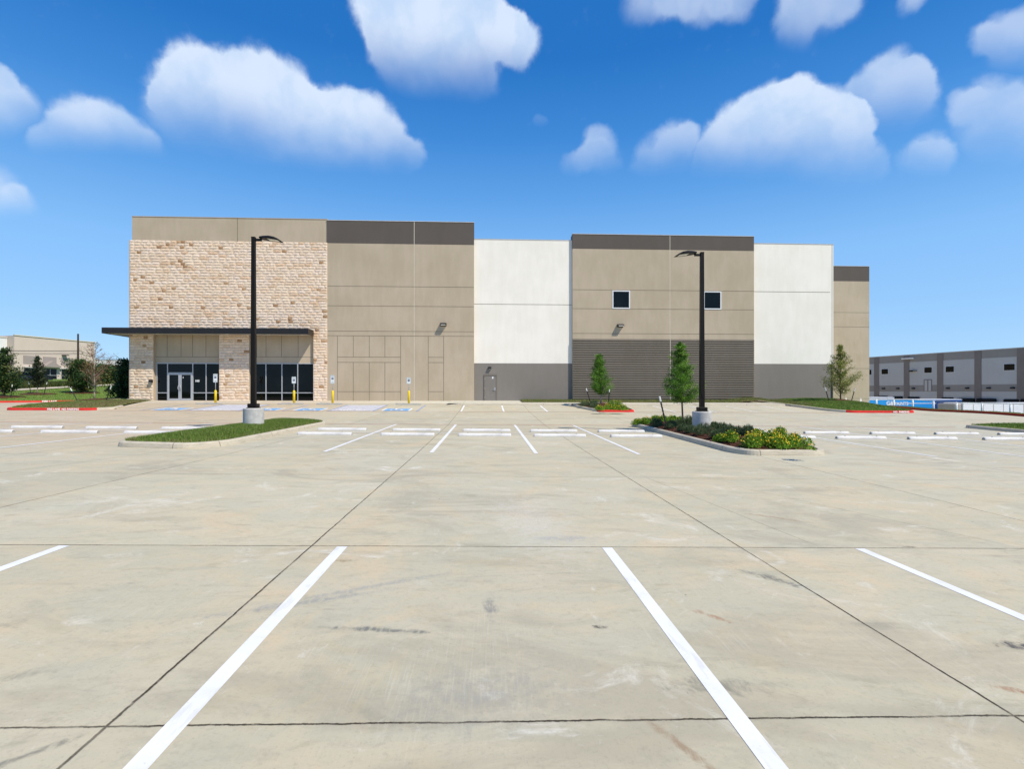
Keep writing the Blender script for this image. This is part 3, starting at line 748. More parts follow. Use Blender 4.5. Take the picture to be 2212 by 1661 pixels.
# east: verge, slope and truck court
curb('drive_curb', [(35.6, 8), (35.6, 62)][::-1], 'curb_dark_red', None, False)
tag(bpy.data.objects['drive_curb'], 'long dark red curb along the east drive', kind='structure')
bpy.data.objects['drive_curb'].scale = (1, 1, 1)
def verge(x, y):
    z0 = gz(35.7, y) + .13
    return z0 - (x - 35.7) * .06 if x < 37.6 else z0 - .115 - (z0 - .115 - COURT) * sm((x - 37.6) / 7.5)
tag(heightgrid('verge', frange(35.75, 45.2, .5), frange(5, 110, 1.0), verge, 'turf'), 'grass bank falling to the truck court', kind='structure')
VG = [(35.8, 30), (37.6, 30), (37.6, 56), (35.8, 56)]
blades('verge_grass', VG, verge, 16000, .05, .12, label='green grass between the dark red curb and the wire fence', w=.02)
tag(heightgrid('truck_court', frange(44.5, 120, 6), frange(-20, 140, 8), lambda x, y: COURT + .02, 'walk_concrete'), 'concrete truck court, lower than the lot', kind='structure')

# ------------------------------------------------------------------ the warehouse
YF = 44.0
GB = EYE - .86                         # foot of the facade
B = empty('warehouse', (5, YF, 0), 0, 'large tilt-up warehouse with a stone entrance block, tan, white and ribbed grey panels', 'warehouse')
B.location = (0, 0, 0)
def bj(mb, x0, x1, z0, z1, Y, w=.045, proud=.004):   # a groove line on the wall face
    mb.add([(x0, Y - proud, z0), (x1, Y - proud, z0), (x1, Y - proud, z1), (x0, Y - proud, z1)], [(0, 1, 2, 3)])
def hj(mb, x0, x1, z, Y, w=.04): bj(mb, x0, x1, z - w / 2, z + w / 2, Y)
def vj(mb, x, z0, z1, Y, w=.04): bj(mb, x - w / 2, x + w / 2, z0, z1, Y)
X0, X1 = wx(284, YF), wx(706, YF)
X2 = wx(1023.5, YF); X3 = wx(1236.3, YF - .02); X4 = wx(1628, YF); X5 = wx(1803, YF)
Y3 = YF + .22                          # the white panels stand back
T1 = wz(495, 470.2, YF); T2 = wz(865, 478, YF); T3 = wz(1130, 518, Y3); T4 = wz(1430, 508, YF); T5 = wz(1715, 527, Y3)
def panel(name, x0, x1, ztop, Y, depth, mat, bands, joints, vjoints, label=None, z0=None):
    """one wall panel with its colour bands stacked, joints cut in"""
    z0 = GB - .6 if z0 is None else z0
    lim = [z0] + [b[0] for b in bands] + [ztop]; ms = [mat] + [b[1] for b in bands]
    mb = MB()
    for i in range(len(ms)):
        mb.box(x0, x1, Y, Y + depth, lim[i], lim[i + 1], i)
    mb.box(x0 - .02, x1 + .02, Y - .025, Y + .38, ztop, ztop + .045, len(ms))
    o = mb.build(name, ms + ['roofing'], B)
    j = MB()
    for (a, b, z) in joints: hj(j, a, b, z, Y)
    for (x, a, b) in vjoints: vj(j, x, a, b, Y)
    if 0 < len(j.f) <= 3:
        for f in j.f: q = MB(); q.add([j.v[i] for i in f], [(0, 1, 2, 3)]); q.build('panel_joint', 'joint_shadow_gap', o, fixn=False)
    elif j.f: j.build('panel_joints', 'joint_shadow_gap', o, fixn=False)
    if label: o['label'] = label
    return o
# roof deck and body behind the parapets
mb = MB()
mb.box(X0 + .3, X5 - .3, YF + .9, YF + 60, GB - .5, T5 - 1.2)
mb.box(X5 - .31, wx(1877, 55.7) - .4, 56.5, YF + 60, GB - .5, T5 - 1.25)
mb.build('roof_deck', 'roofing', B)
# 1 stone block
YS = YF - .02
zst = wz(495, 521.2, YF)
zc = wz(450, 723, YF)                  # soffit
bayA = (wx(331.5, YF), wx(473.3, YF)); bayB = (wx(538.3, YF), wx(676.7, YF))
YR = YF + .24                          # storefront plane, set back
zgh = wz(450, 784.0, YR)               # head of the glass
zgb = GB
# The stone block: backing walls around the two bays
mb = MB()
mb.box(X0, X1, YF + .06, YF + .5, zst - .05, T1)
mb.box(X0, bayA[0], YF + .06, YF + .95, GB - .6, zst - .05)
mb.box(bayA[1], bayB[0], YF + .06, YF + .95, GB - .6, zst - .05)
mb.box(bayB[1], X1 - .02, YF + .06, YF + .95, GB - .6, zst - .05)
mb.box(bayA[0], bayA[1], YR, YF + .95, zgh, zst - .06)
mb.box(bayB[0], bayB[1], YR, YF + .95, zgh, zst - .06)
mb.box(bayA[0], bayA[1], YF + .07, YR + .01, zc + .12, zst - .07)
mb.box(bayB[0], bayB[1], YF + .07, YR + .01, zc + .12, zst - .07)
mb.box(X0, X0 + .35, YF + .96, YF + 16, GB - .6, T1)        # west return wall
mb.box(X1 - .35, X1 - .01, YF + .96, YF + 16, GB + 2, T1)
mb.box(X0 - .02, X1 + .02, YF + .03, YF + .5, T1, T1 + .05)
w1 = mb.build('wall', 'tan_concrete', B)
j = MB(); vj(j, wx(512, YF), zst, T1, YF + .06, .05)
for x in (597, 708, 800, 907):
    X = wx((250 + x * .3372) / 1.25, YR); vj(j, X, wz(450, 771, YR), zc + .12, YR)
hj(j, bayA[0], bayA[1], wz(400, 771, YR), YR)
for x in (1313, 1388, 1512, 1645):
    X = wx((250 + x * .3372) / 1.25, YR); vj(j, X, wz(450, 771, YR), zc + .12, YR)
hj(j, bayB[0], bayB[1], wz(600, 771, YR), YR)
j.build('panel_joints', 'joint_shadow_gap', w1, fixn=False)
# stones, course by course
def stones(name, regions, Y):
    mb = MB(); Rr = random.Random(5)
    zlow, ztop = GB - .02, zst
    n = int(round((ztop - zlow) / .222)); ch = (ztop - zlow) / n
    back = MB()
    for (xa, xb, za, zb) in regions:
        back.box(xa + .03, xb - .03, Y + .035, YF + .07, za, zb)
        for r in range(n):
            z0 = zlow + r * ch; z1 = z0 + ch
            if z0 < za - .11 or z1 > zb + .12: continue
            x = xa; first = True
            while x < xb - .01:
                t = Rr.random(); L = (Rr.choice([.42, .5, .58, .66, .8]) if t > .05 else .34) * Rr.uniform(.9, 1.15)
                if first: L *= Rr.uniform(.5, 1); first = False
                if xb - x - L < .2: L = xb - x
                x1 = x + L; g = .006
                if t < .05: c = Rr.choice([(.44, .29, .17), (.40, .26, .16), (.50, .35, .22)])
                elif t < .15: c = Rr.choice([(.72, .55, .40), (.70, .56, .42)])
                elif t < .45: c = Rr.choice([(.78, .64, .50), (.77, .66, .54)])
                else: c = Rr.choice([(.81, .70, .59), (.80, .70, .61), (.82, .71, .58), (.79, .67, .55)])
                f = Rr.uniform(.94, 1.05); c = (min(.9, c[0] * f), min(.9, c[1] * f * .94), min(.9, c[2] * f * .885))
                # a pitched-face stone: rough grid pushed out in the middle
                nx, nz = (5 if L > .4 else 4), 4; vs = []
                for jz in range(nz):
                    for ix in range(nx):
                        u, v = ix / (nx - 1), jz / (nz - 1); bx = min(u, 1 - u) > .01; bz = min(v, 1 - v) > .01
                        d = .028 if not (bx and bz) else .056 + Rr.uniform(-.006, .007) + .016 * (v - .5)
                        jx_ = Rr.uniform(-.012, .012) if bx else 0; jz_ = Rr.uniform(-.010, .012) if bz else 0
                        vs.append((x + g + u * (L - 2 * g) + jx_, Y + .05 - d, z0 + g + v * (ch - 2 * g) + jz_))
                fs = [(a * nx + b, a * nx + b + 1, (a + 1) * nx + b + 1, (a + 1) * nx + b) for a in range(nz - 1) for b in range(nx - 1)]
                # sides back to the mortar
                k = len(vs); ring = list(range(nx)) + [i * nx + nx - 1 for i in range(1, nz)] + [(nz - 1) * nx + i for i in range(nx - 2, -1, -1)] + [i * nx for i in range(nz - 2, 0, -1)]
                for i in ring: vs.append((vs[i][0], Y + .06, vs[i][2]))
                m = len(ring)
                fs += [(ring[i], k + i, k + (i + 1) % m, ring[(i + 1) % m]) for i in range(m)]
                mb.add(vs, fs, 0, c); x = x1
    o = mb.build(name, 'limestone', B, fixn=False)
    back.build('mortar', 'mortar', o)
    return o
simple('mortar', (.46, .38, .31), .95, .1, 20)
xsl = wx(279.6, YS)
stones('stone_cladding', [(xsl, X1 + .03, zc, zst), (xsl, bayA[0] - .0, GB - .02, zc), (bayA[1], bayB[0], GB - .02, zc), (bayB[1], X1 + .03, GB - .02, zc)], YS - .03)
mb = MB(); mb.box(xsl - .04, xsl + .02, YF - .02, YF + 15.8, GB - .1, zst); mb.build('side_stone', 'mortar', B)
# canopy
CYF = YF - 1.38
cx0, cx1 = wx(219, CYF), wx(665.6, CYF)
cz1, cz0 = wz(440, 708.2, CYF), wz(440, 720.8, CYF)
mb = MB()
mb.box(cx0, cx1, CYF, CYF + .10, cz0, cz1, 0, .01)
mb.box(cx0, cx0 + .10, CYF + .10, YF + 2.4, cz0, cz1, 0)
mb.box(cx1 - .10, cx1, CYF + .10, YF - .06, cz0, cz1, 0)
mb.box(cx0 + .1, cx1 - .1, CYF + .10, YF - .10, cz1 - .12, cz1 - .03, 0)
mb.box(cx0 + .1, xsl - .1, YF - .10, YF + 2.3, cz1 - .12, cz1 - .03, 0)
for k in (1, 2): mb.box(cx0 - .006, cx1 + .006, CYF - .006, CYF + .02, cz0 + k * (cz1 - cz0) / 3 - .008, cz0 + k * (cz1 - cz0) / 3 + .008, 0)
can = mb.build('canopy', 'dark_bronze', B)
mb = MB(); mb.box(cx0 + .1, cx1 - .1, CYF + .10, YF - .10, cz0 + .03, cz0 + .06); mb.box(cx0 + .1, xsl - .1, YF - .10, YF + 2.3, cz0 + .03, cz0 + .06)
mb.build('soffit', 'soffit_panel', can)
for x in (340, 490, 580, 652):
    X = wx(x, CYF + .6); mb = MB(); mb.lathe([(.11, cz0 + .012), (.12, cz0 + .028)], 14, (X, CYF + .62)); mb.build('soffit_light', 'lens', can)
# storefronts
def mull(mb, x0, x1, z0, z1, d=.0, t=.11): mb.box(x0, x1, YR - .04 - d, YR + t, z0, z1, 0, .004)
def D1(z): return (250 + z * .3372) / 1.25
def W1(z): return wx(D1(z), YR)
zrail = wz(450, 848.6, YR); ztr = wz(400, 805.5, YR); zsill = GB + .06
def storefront(x0, x1, vert, skip):
    s = MB(); hw = .032
    mull(s, x0, x1, zgh - .07, zgh); mull(s, x0, x1, GB - .05, zsill)
    xs_ = [x0 + hw] + vert + [x1 - hw]
    for x in xs_: mull(s, x - hw, x + hw, zsill, zgh - .07)
    for a, b in zip(xs_, xs_[1:]):
        if skip and abs(a - skip) < .02: mull(s, a + hw, b - hw, ztr - .03, ztr + .04)
        else: mull(s, a + hw, b - hw, zrail - .035, zrail + .035)
    o = s.build('storefront_frame', 'aluminium', B)
    for a, b in zip(xs_, xs_[1:]):
        def pane(z0, z1):
            g = MB(); g.box(a + hw - .01, b - hw + .01, YR + .03, YR + .05, z0, z1); g.build('glass_pane', 'dark_glass', o)
        if skip and abs(a - skip) < .02: pane(ztr + .03, zgh - .06)
        else: pane(zsill - .01, zrail - .03); pane(zrail + .03, zgh - .06)
    return o
dl, dr = W1(601), W1(803)
sfA = storefront(bayA[0] + .10, bayA[1] - .02, [dl, dr, W1(909)], dl)
sfB = storefront(bayB[0] + .16, bayB[1] - .02, [W1(1388), W1(1516), W1(1642)], None)
for a, w_ in ((bayA[0], .1), (bayB[0], .16)):
    mb = MB(); mb.box(a, a + w_, YR - .02, YR + .12, GB - .05, zgh); mb.build('jamb_panel', 'tan_concrete', B)
a, b = dl + .035, dr - .035; mid = (a + b) / 2
for (x0, x1, sgn) in ((a, mid - .01, 1), (mid + .01, b, -1)):
    mb = MB(); st_, tp, bt = .115, .12, .24; y0, y1 = YR - .065, YR + .02; z0, z1 = GB + .015, ztr - .04
    mb.box(x0, x0 + st_, y0, y1, z0, z1, 0, .006); mb.box(x1 - st_, x1, y0, y1, z0, z1, 0, .006)
    mb.box(x0 + st_, x1 - st_, y0, y1, z1 - tp, z1, 0, .006); mb.box(x0 + st_, x1 - st_, y0, y1, z0, z0 + bt, 0, .006)
    d = mb.build('entrance_door', 'aluminium', B)
    g = MB(); g.box(x0 + st_ - .01, x1 - st_ + .01, YR - .035, YR - .015, z0 + bt - .01, z1 - tp + .01); g.build('glass_pane', 'dark_glass', d)
    hx_ = (x1 - .05) if sgn == 1 else (x0 + .05); zz = GB + .95
    g = MB(); g.tube([(hx_, y0, zz), (hx_, y0 - .07, zz + .02), (hx_ - .05 * sgn, y0 - .09, zz + .12), (hx_ - .05 * sgn, y0 - .09, zz + .26), (hx_, y0 - .07, zz + .36), (hx_, y0, zz + .38)], .022, 8)
    g.build('handle', 'galvanized', d, True)
text('address_number', '100', .24, 'sign_white', sfA, Matrix.Translation((wx(425.5, YR), YR + .02, wz(425, 823, YR))) @ XZ, .004, .008)
g = MB(); g.box(wx(396, YR) - .02, wx(396, YR) + .03, YR - .05, YR - .042, wz(396, 817, YR), wz(396, 814, YR)); g.build('door_sticker', 'sign_white', sfA)
# wall lights
def wall_light(x, y, Y, s=1.0, small=False):
    X, z = wx(x, Y - .2), wz(x, y, Y - .2)
    mb = MB()
    if small: mb.prism([(Y + .0, z - .10), (Y + .0, z + .12), (Y - .14, z + .10), (Y - .19, z + .02), (Y - .19, z - .06)], X - .13, X + .13, 'x')
    else:
        mb.prism([(Y, z - .10), (Y, z + .16), (Y - .10, z + .17), (Y - .34 * s, z + .10), (Y - .40 * s, z + .02), (Y - .38 * s, z - .02), (Y - .12, z - .03)], X - .26 * s, X + .26 * s, 'x')
    o = mb.build('wall_light', 'dark_bronze', B)
    g = MB()
    if not small: g.add([(X - .2 * s, Y - .36 * s, z - .026), (X + .2 * s, Y - .36 * s, z - .026), (X + .2 * s, Y - .13, z - .036), (X - .2 * s, Y - .13, z - .036)], [(0, 1, 2, 3)]); g.box(X - .2 * s, X + .2 * s, Y - .385 * s - .004, Y - .37 * s, z - .05, z - .01)
    else: g.box(X - .09, X + .09, Y - .17, Y - .05, z - .105, z - .085)
    g.build('lamp_lens', 'lens', o)
wall_light(957, 701.3, YF); wall_light(1340.2, 703.8, YF); wall_light(323.5, 823.5, YS - .06, small=True)
wall_light(1057.5, 794.8, Y3, small=True)
# 2 tan panel
zb2 = wz(865, 527, YF)
jz = [wz(865, v, YF) for v in (619, 661.4, 715.7, 725.7)]
def D2(z): return (850 + z * .3372) / 1.25
V2 = [wx(D2(v), YF) for v in (180, 307, 435, 560, 686)]; zA, zB, zC = wz(750, 771.2, YF), wz(750, 782.6, YF), wz(750, 846, YF)
V3 = [wx(D2(v), YF) for v in (907, 1030)]
JS = [(X1 + .03, X2, z) for z in jz] + [(V2[0], V2[-1], z) for z in (zA, zB, zC)] + [(V3[0], V3[1], z) for z in (zA, zB, zC)]
VS = [(V2[0], GB, jz[3]), (V2[-1], GB, jz[3]), (V3[0], GB, jz[3]), (V3[1], GB, jz[3])] + [(x, zB, jz[3]) if 0 else (x, zA, jz[3]) for x in V2[1:-1]] + [(x, GB, zB) for x in V2[1:-1]]
w2 = panel('wall', X1 + .0, X2, T2, YF, .9, 'tan_concrete', [(zb2, 'dark_band_paint')], JS, VS, 'tan panel with a dark top band and scored joints')
g = MB(); vj(g, wx(894.4, YF), GB, T2 - .02, YF, .045); g.build('sealed_joint', 'joint_sealant', w2, fixn=False)
# 3 white recessed panel with the door
zg = wz(1130, 784.8, Y3)
w3 = panel('wall', X2, X3 + .02, T3, Y3, .7, 'grey_paint_wall', [(zg, 'white_paint_wall')], [(X2, X3, wz(1130, 657.5, Y3)), ], [], 'white recessed panel with a grey base')
dx0, dx1 = wx(1044.8, Y3), wx(1073, Y3); dz1 = wz(1060, 809.3, Y3)
mb = MB(); mb.box(dx0, dx0 + .07, Y3 - .05, Y3 + .03, GB - .02, dz1); mb.box(dx1 - .07, dx1, Y3 - .05, Y3 + .03, GB - .02, dz1); mb.box(dx0, dx1, Y3 - .055, Y3 + .03, dz1 - .07, dz1 + .01)
dfr = mb.build('door_frame', 'rib_paint', B)
mb = MB(); mb.box(dx0 + .07, dx1 - .07, Y3 - .025, Y3 + .02, GB, dz1 - .07, 0, .004); dd = mb.build('door', 'door_grey', B)
mb = MB(); mb.tube([(dx1 - .17, Y3 - .025, GB + 1.0), (dx1 - .17, Y3 - .08, GB + 1.0), (dx1 - .30, Y3 - .08, GB + .99)], .018, 8); mb.lathe([(.03, 0), (.03, .01)], 10); mb.v = mb.v
mb2 = MB(); mb2.tube([(dx1 - .17, Y3 - .025, GB + 1.0), (dx1 - .17, Y3 - .08, GB + 1.0), (dx1 - .30, Y3 - .08, GB + .99)], .022, 8); mb2.box(dx1 - .21, dx1 - .13, Y3 - .033, Y3 - .025, GB + .93, GB + 1.18); mb2.build('handle', 'galvanized', dd)
for z in (.3, 1.05, 1.85): mb = MB(); mb.box(dx0 + .06, dx0 + .09, Y3 - .04, Y3 - .025, GB + z, GB + z + .11); mb.build('hinge', 'galvanized', dd)
mb = MB(); mb.box(dx1 - .42, dx1 - .30, Y3 - .029, Y3 - .026, dz1 - .34, dz1 - .17); mb.build('door_notice', 'sign_white', dd)
# 4 tan panel with windows, ribbed base
zb4 = wz(1430, 539.5, YF); zr4 = wz(1430, 732.6, YF)
jz4 = [wz(1430, v, YF) for v in (627.2, 667.8, 721)]
wins = [(wx(1322, YF), wx(1360.3, YF)), (wx(1519, YF), wx(1557.3, YF))]; wz1, wz0 = wz(1440, 628.3, YF), wz(1440, 667.5, YF)
hs = []
for z in (jz4[0], jz4[1]):
    hs += [(X3, wins[0][0], z), (wins[0][1], wins[1][0], z), (wins[1][1], X4, z)] if wz0 < z < wz1 else [(X3, X4, z)]
w4 = panel('wall', X3, X4, T4, YF, .9, 'tan_concrete', [(zb4, 'dark_band_paint')], hs + [(X3, X4, jz4[2])], [], 'tan panel with two square windows above dark ribs')
g = MB(); vj(g, wx(1446.6, YF), zr4, T4 - .02, YF, .04); g.build('sealed_joint', 'joint_sealant', w4, fixn=False)
mb = MB()
nrib = 27; zbase = GB - .3; pit = (zr4 - GB) / nrib; prof = [(YF - .004, GB - .4)]
for i in range(nrib):
    z = GB + i * pit; prof += [(YF - .006, z), (YF - .075, z + pit * .18), (YF - .075, z + pit * .62), (YF - .006, z + pit * .80)]
prof += [(YF - .006, zr4), (YF + .02, zr4), (YF + .02, GB - .4)]
for (xa, xb) in ((X3 + .01, wx(1446.6, YF) - .02), (wx(1446.6, YF) + .02, X4 - .01)):
    n0 = len(prof); vs = [(xa, y, z) for y, z in prof] + [(xb, y, z) for y, z in prof]
    mb.add(vs, [(i, i + n0, (i + 1) % n0 + n0, (i + 1) % n0) for i in range(n0)], 0)
mb.build('ribbed_panel', 'rib_paint', B)
g = MB(); g.box(wx(1446.6, YF) - .02, wx(1446.6, YF) + .02, YF - .078, YF + .0, GB, zr4); g.build('sealed_joint', 'joint_sealant', B)
for (xa, xb) in wins:
    mb = MB(); f = .09
    mb.box(xa, xb, YF - .03, YF + .04, wz1 - f, wz1); mb.box(xa, xb, YF - .03, YF + .04, wz0, wz0 + f)
    mb.box(xa, xa + f, YF - .03, YF + .04, wz0 + f, wz1 - f); mb.box(xb - f, xb, YF - .03, YF + .04, wz0 + f, wz1 - f)
    o = mb.build('window', 'window_white', B)
    g = MB(); g.box(xa + f, xb - f, YF - .012, YF - .002, wz0 + f, wz1 - f); g.build('glass_pane', 'dark_glass', o)
# 5 white panel
zg5 = wz(1715, 786, Y3)
w5 = panel('wall', X4 - .02, X5, T5, Y3, .7, 'grey_paint_wall', [(zg5, 'white_paint_wall')], [(X4, X5 - .3, wz(1715, 630.5, Y3))], [(wx(1796.5, Y3), GB, T5)], 'right hand white panel with a grey base')
g = MB(); Xd = wx(1796.5, Y3); g.tube([(Xd, Y3 - .05, GB - .1), (Xd, Y3 - .05, wz(1796, 790, Y3))], .045, 8); g.build('downspout', 'rib_paint', B, True)
mb = MB(); mb.box(X5 - .35, X5 - .01, Y3 + .7, 57, GB - .6, T5); mb.build('side_wall', 'white_paint_wall', B)
# 6 far tan end
Y6 = 55.7; T6 = wz(1840, 575, Y6); X6 = wx(1877, Y6)
w6 = panel('wall', X5 - .1, X6, T6, Y6, .8, 'tan_concrete', [(wz(1840, 607.5, Y6), 'dark_band_paint')], [(X5, X6, wz(1840, v, Y6)) for v in (675, 706, 796)], [], 'set back tan end panel with a dark top band')
mb = MB(); mb.box(X6 - .35, X6 - .01, Y6 + .8, YF + 60, GB - .6, T6); mb.build('side_wall', 'tan_concrete', B)

# ------------------------------------------------------------------ lamps
def area_lamp(x, y, Y, zg, ytop, side, label):
    X = wx(x, Y)
    z_top = wz(x, ytop, Y)
    root = empty('area_light', (X, Y, zg), 0, label, 'lamp post', 'parking lot lamp posts')
    H = z_top - zg
    mb = MB(); mb.lathe([(.355, -.5), (.355, .60), (.345, .625), (.32, .635)], 40); mb.build('concrete_base', 'base_concrete', root, False)
    for p in root.children[-1].data.polygons: p.use_smooth = False
    mb = MB(); mb.box(-.185, .185, -.185, .185, .637, .66, 0, .004); mb.box(-.165, .165, -.165, .165, .66, .80, 0, .02); mb.build('base_cover', 'pole_bronze', root)
    mb = MB(); w0, w1 = .082, .062
    mb.add([(-w0, -w0, .8), (w0, -w0, .8), (w0, w0, .8), (-w0, w0, .8), (-w1, -w1, H), (w1, -w1, H), (w1, w1, H), (-w1, w1, H)],
           [(0, 3, 2, 1), (4, 5, 6, 7), (0, 1, 5, 4), (1, 2, 6, 5), (2, 3, 7, 6), (3, 0, 4, 7)])
    mb.box(-w1 - .006, w1 + .006, -w1 - .006, w1 + .006, H, H + .02)
    mb.build('pole', 'pole_bronze', root)
    mb = MB(); s = side
    mb.box(min(s * .06, s * .29), max(s * .06, s * .29), -.035, .035, H - .125, H - .045)
    mb.build('arm', 'pole_bronze', root)
    # head: arched shell thinning to a nose
    mb = MB(); st = [(.24, .03, -.04, .12), (.40, .04, -.055, .19), (.60, .035, -.075, .25), (.78, .005, -.095, .25), (.93, -.06, -.12, .21), (1.04, -.135, -.15, .13)]
    vs = []
    for (u, zt, zb_, hw) in st:
        for (a_, z_) in ((-1, zb_), (-1, zb_ + (zt - zb_) * .45), (-.7, zt), (.7, zt), (1, zb_ + (zt - zb_) * .45), (1, zb_)): vs.append((s * u, a_ * hw, H + z_))
    m = 6; fs = [(i * m + k, i * m + (k + 1) % m, (i + 1) * m + (k + 1) % m, (i + 1) * m + k) for i in range(len(st) - 1) for k in range(m)] + [tuple(range(m - 1, -1, -1)), tuple((len(st) - 1) * m + k for k in range(m))]
    mb.add(vs, fs); hd = mb.build('lamp_head', 'pole_bronze', root)
    mb = MB(); mb.add([(s * .56, -.17, H - .079), (s * .92, -.15, H - .126), (s * .92, .12, H - .126), (s * .56, .13, H - .079), (s * .56, -.17, H - .074), (s * .92, -.15, H - .116), (s * .92, .12, H - .116), (s * .56, .13, H - .074)], [(0, 1, 2, 3), (4, 7, 6, 5), (0, 4, 5, 1), (1, 5, 6, 2), (2, 6, 7, 3), (3, 7, 4, 0)])
    mb.build('lamp_lens', 'lens', hd)
    # hand hole and photocell
    mb = MB(); mb.box(-.035, .035, -w0 - .012, -w0 + .02, 1.15, 1.32, 0, .004); mb.build('hand_hole', 'pole_bronze', root)
    return root
area_lamp(547.5, 0, 19.7, zL(wx(547, 19.7), 19.7) - .02, 513, 1, 'dark square lamp post on a round concrete base in the grass island')
area_lamp(1515.5, 0, 19.6, zRn(wx(1516, 19.6), 19.6) - .02, 546, -1, 'dark square lamp post among the shrubs of the mulched island')

# ------------------------------------------------------------------ wheel stops
def make_stop(mat):
    root = MB(); L = .93
    pr = [(-.085, 0), (-.08, .055), (-.055, .092), (-.02, .104), (.02, .104), (.055, .092), (.08, .055), (.085, 0)]
    n = len(pr); st = [(-L, .80), (-L + .035, 1.0), (-.6, 1), (-.59, .97), (0, 1), (.59, 1), (.60, .97), (L - .035, 1.0), (L, .80)]
    vs = [(x, y * k, z * (k if k > .9 else .86)) for x, k in st for y, z in pr]
    fs = [(i * n + k, i * n + k + 1, (i + 1) * n + k + 1, (i + 1) * n + k) for i in range(len(st) - 1) for k in range(n - 1)]
    fs += [(i * n + n - 1, i * n, (i + 1) * n, (i + 1) * n + n - 1) for i in range(len(st) - 1)]
    root.add(vs, fs)
    root.add([vs[k] for k in range(n)], [tuple(range(n - 1, -1, -1))], 1); root.add([vs[(len(st) - 1) * n + k] for k in range(n)], [tuple(range(n))], 1)  # end caps plain grey, darker than the painted body
    o = root.build('wheel_stop', [mat, 'stop_grey'], None, smooth=False)
    for sx in (-.6, .6):
        b = MB(); b.lathe([(.022, .10), (.022, .124), (.012, .127)], 10, (sx, 0)); b.build('anchor_pin', 'stop_grey', o)
    return o
stop0 = make_stop('stop_paint'); first = True
def put_stop(X, Y, label, group, proto):
    global first
    o = proto if proto.get('label') is None else copy_tree(proto)
    o.name = 'wheel_stop'
    a = math.atan((gz(X + .8, Y) - gz(X - .8, Y)) / 1.6)
    o.location = (X + R.uniform(-.08, .08), Y + R.uniform(-.04, .04), gz(X, Y) + .001); o.rotation_euler = (0, -a, R.uniform(-.012, .012))
    tag(o, label, 'wheel stop', group)
ordn = ['first', 'second', 'third', 'fourth', 'fifth', 'sixth']
for row, Y, nm in ((0, 18.55, 'front'), (1, 20.6, 'rear')):
    for i, X in enumerate((-11.45, -14.25, -17.0, -19.8)):
        put_stop(X, Y, 'white wheel stop, %s row, %s one to the left of the grass island' % (nm, ordn[i]), 'white wheel stops of the two parking rows', stop0)
    for i, X in enumerate((-5.68, -2.85, -.05, 2.65, 5.42)):
        side = ['beside the curb of the grass island', 'second from the grass island', 'midway between the two islands', 'second from the mulched island', 'beside the curb of the mulched island'][i]
        put_stop(X + (.12 if row and i < 2 else 0), Y, 'white wheel stop, %s row, %s' % (nm, side), 'white wheel stops of the two parking rows', stop0)
    for i, X in enumerate((11.0, 13.75, 16.5, 19.3, 22.0)):
        put_stop(X, Y, 'white wheel stop, %s row, %s one to the right of the mulched island' % (nm, ordn[i]), 'white wheel stops of the two parking rows', stop0)
stop1 = make_stop('stop_grey')
for X, nm in zip(HC, ('before the entrance doors', 'before the wide storefront glass', 'before the right stone pier', 'before the blank tan panel')):
    put_stop(X, 39.0, 'bare grey wheel stop at the accessible stall ' + nm, 'grey wheel stops by the building', stop1)

# ------------------------------------------------------------------ accessible signs on bollards
def make_sign(x, Y, hboard, ztop, zlow, label):
    X = wx(x, Y); z0 = gz(X, Y)
    r = empty('accessible_sign', (X, Y, z0), 0, label, 'parking sign', 'accessible parking signs on yellow bollards')
    mb = MB(); mb.lathe([(.085, -.1), (.085, .92), (.075, .955), (.045, .985), (.01, .995)], 20); mb.build('bollard', 'bollard_yellow', r, True)
    mb = MB(); mb.tube([(0, 0, .9), (0, 0, ztop - z0 - .05)], .026, 10); mb.build('post', 'galvanized', r, True)
    zb, zt = zlow - z0, ztop - z0
    mb = MB(); sh = fillet([(-.155, zb), (.155, zb), (.155, zt), (-.155, zt)], .035, 3)
    mb.prism(sh, -.034, -.028); bd = mb.build('board', 'sign_white', r)
    mb = MB(); sh2 = fillet([(-.14, zb + .015), (.14, zb + .015), (.14, zt - .015), (-.14, zt - .015)], .03, 3); n = len(sh2)
    sh3 = fillet([(-.128, zb + .027), (.128, zb + .027), (.128, zt - .027), (-.128, zt - .027)], .026, 3)
    mb.add([(p[0], -.0355, p[1]) for p in sh2 + sh3], [(i, (i + 1) % n, (i + 1) % n + n, i + n) for i in range(n)]); mb.build('border', 'border_teal', bd, fixn=False)
    mb = MB(); zs = zt - .27 if hboard else zb + .24
    mb.add([(-.075, -.0355, zs - .075), (.075, -.0355, zs - .075), (.075, -.0355, zs + .085), (-.075, -.0355, zs + .085)], [(0, 1, 2, 3)]); mb.build('symbol_field', 'sign_ink', bd, fixn=False)
    mb = MB(); wheelchair(mb, 0, zs, .14, lambda u, v: (u, -.037, v)); mb.build('symbol', 'sign_white', bd, fixn=False)
    text('sign_lettering', 'RESERVED\nPARKING', .048, 'border_teal', bd, Matrix.Translation((0, -.036, zt - .10)) @ XZ, .0006)
    if hboard: text('sign_lettering', 'VAN\nACCESSIBLE', .042, 'border_teal', bd, Matrix.Translation((0, -.036, zb + .11)) @ XZ, .0006)
    return r
simple('border_teal', (.03, .18, .22), .5)
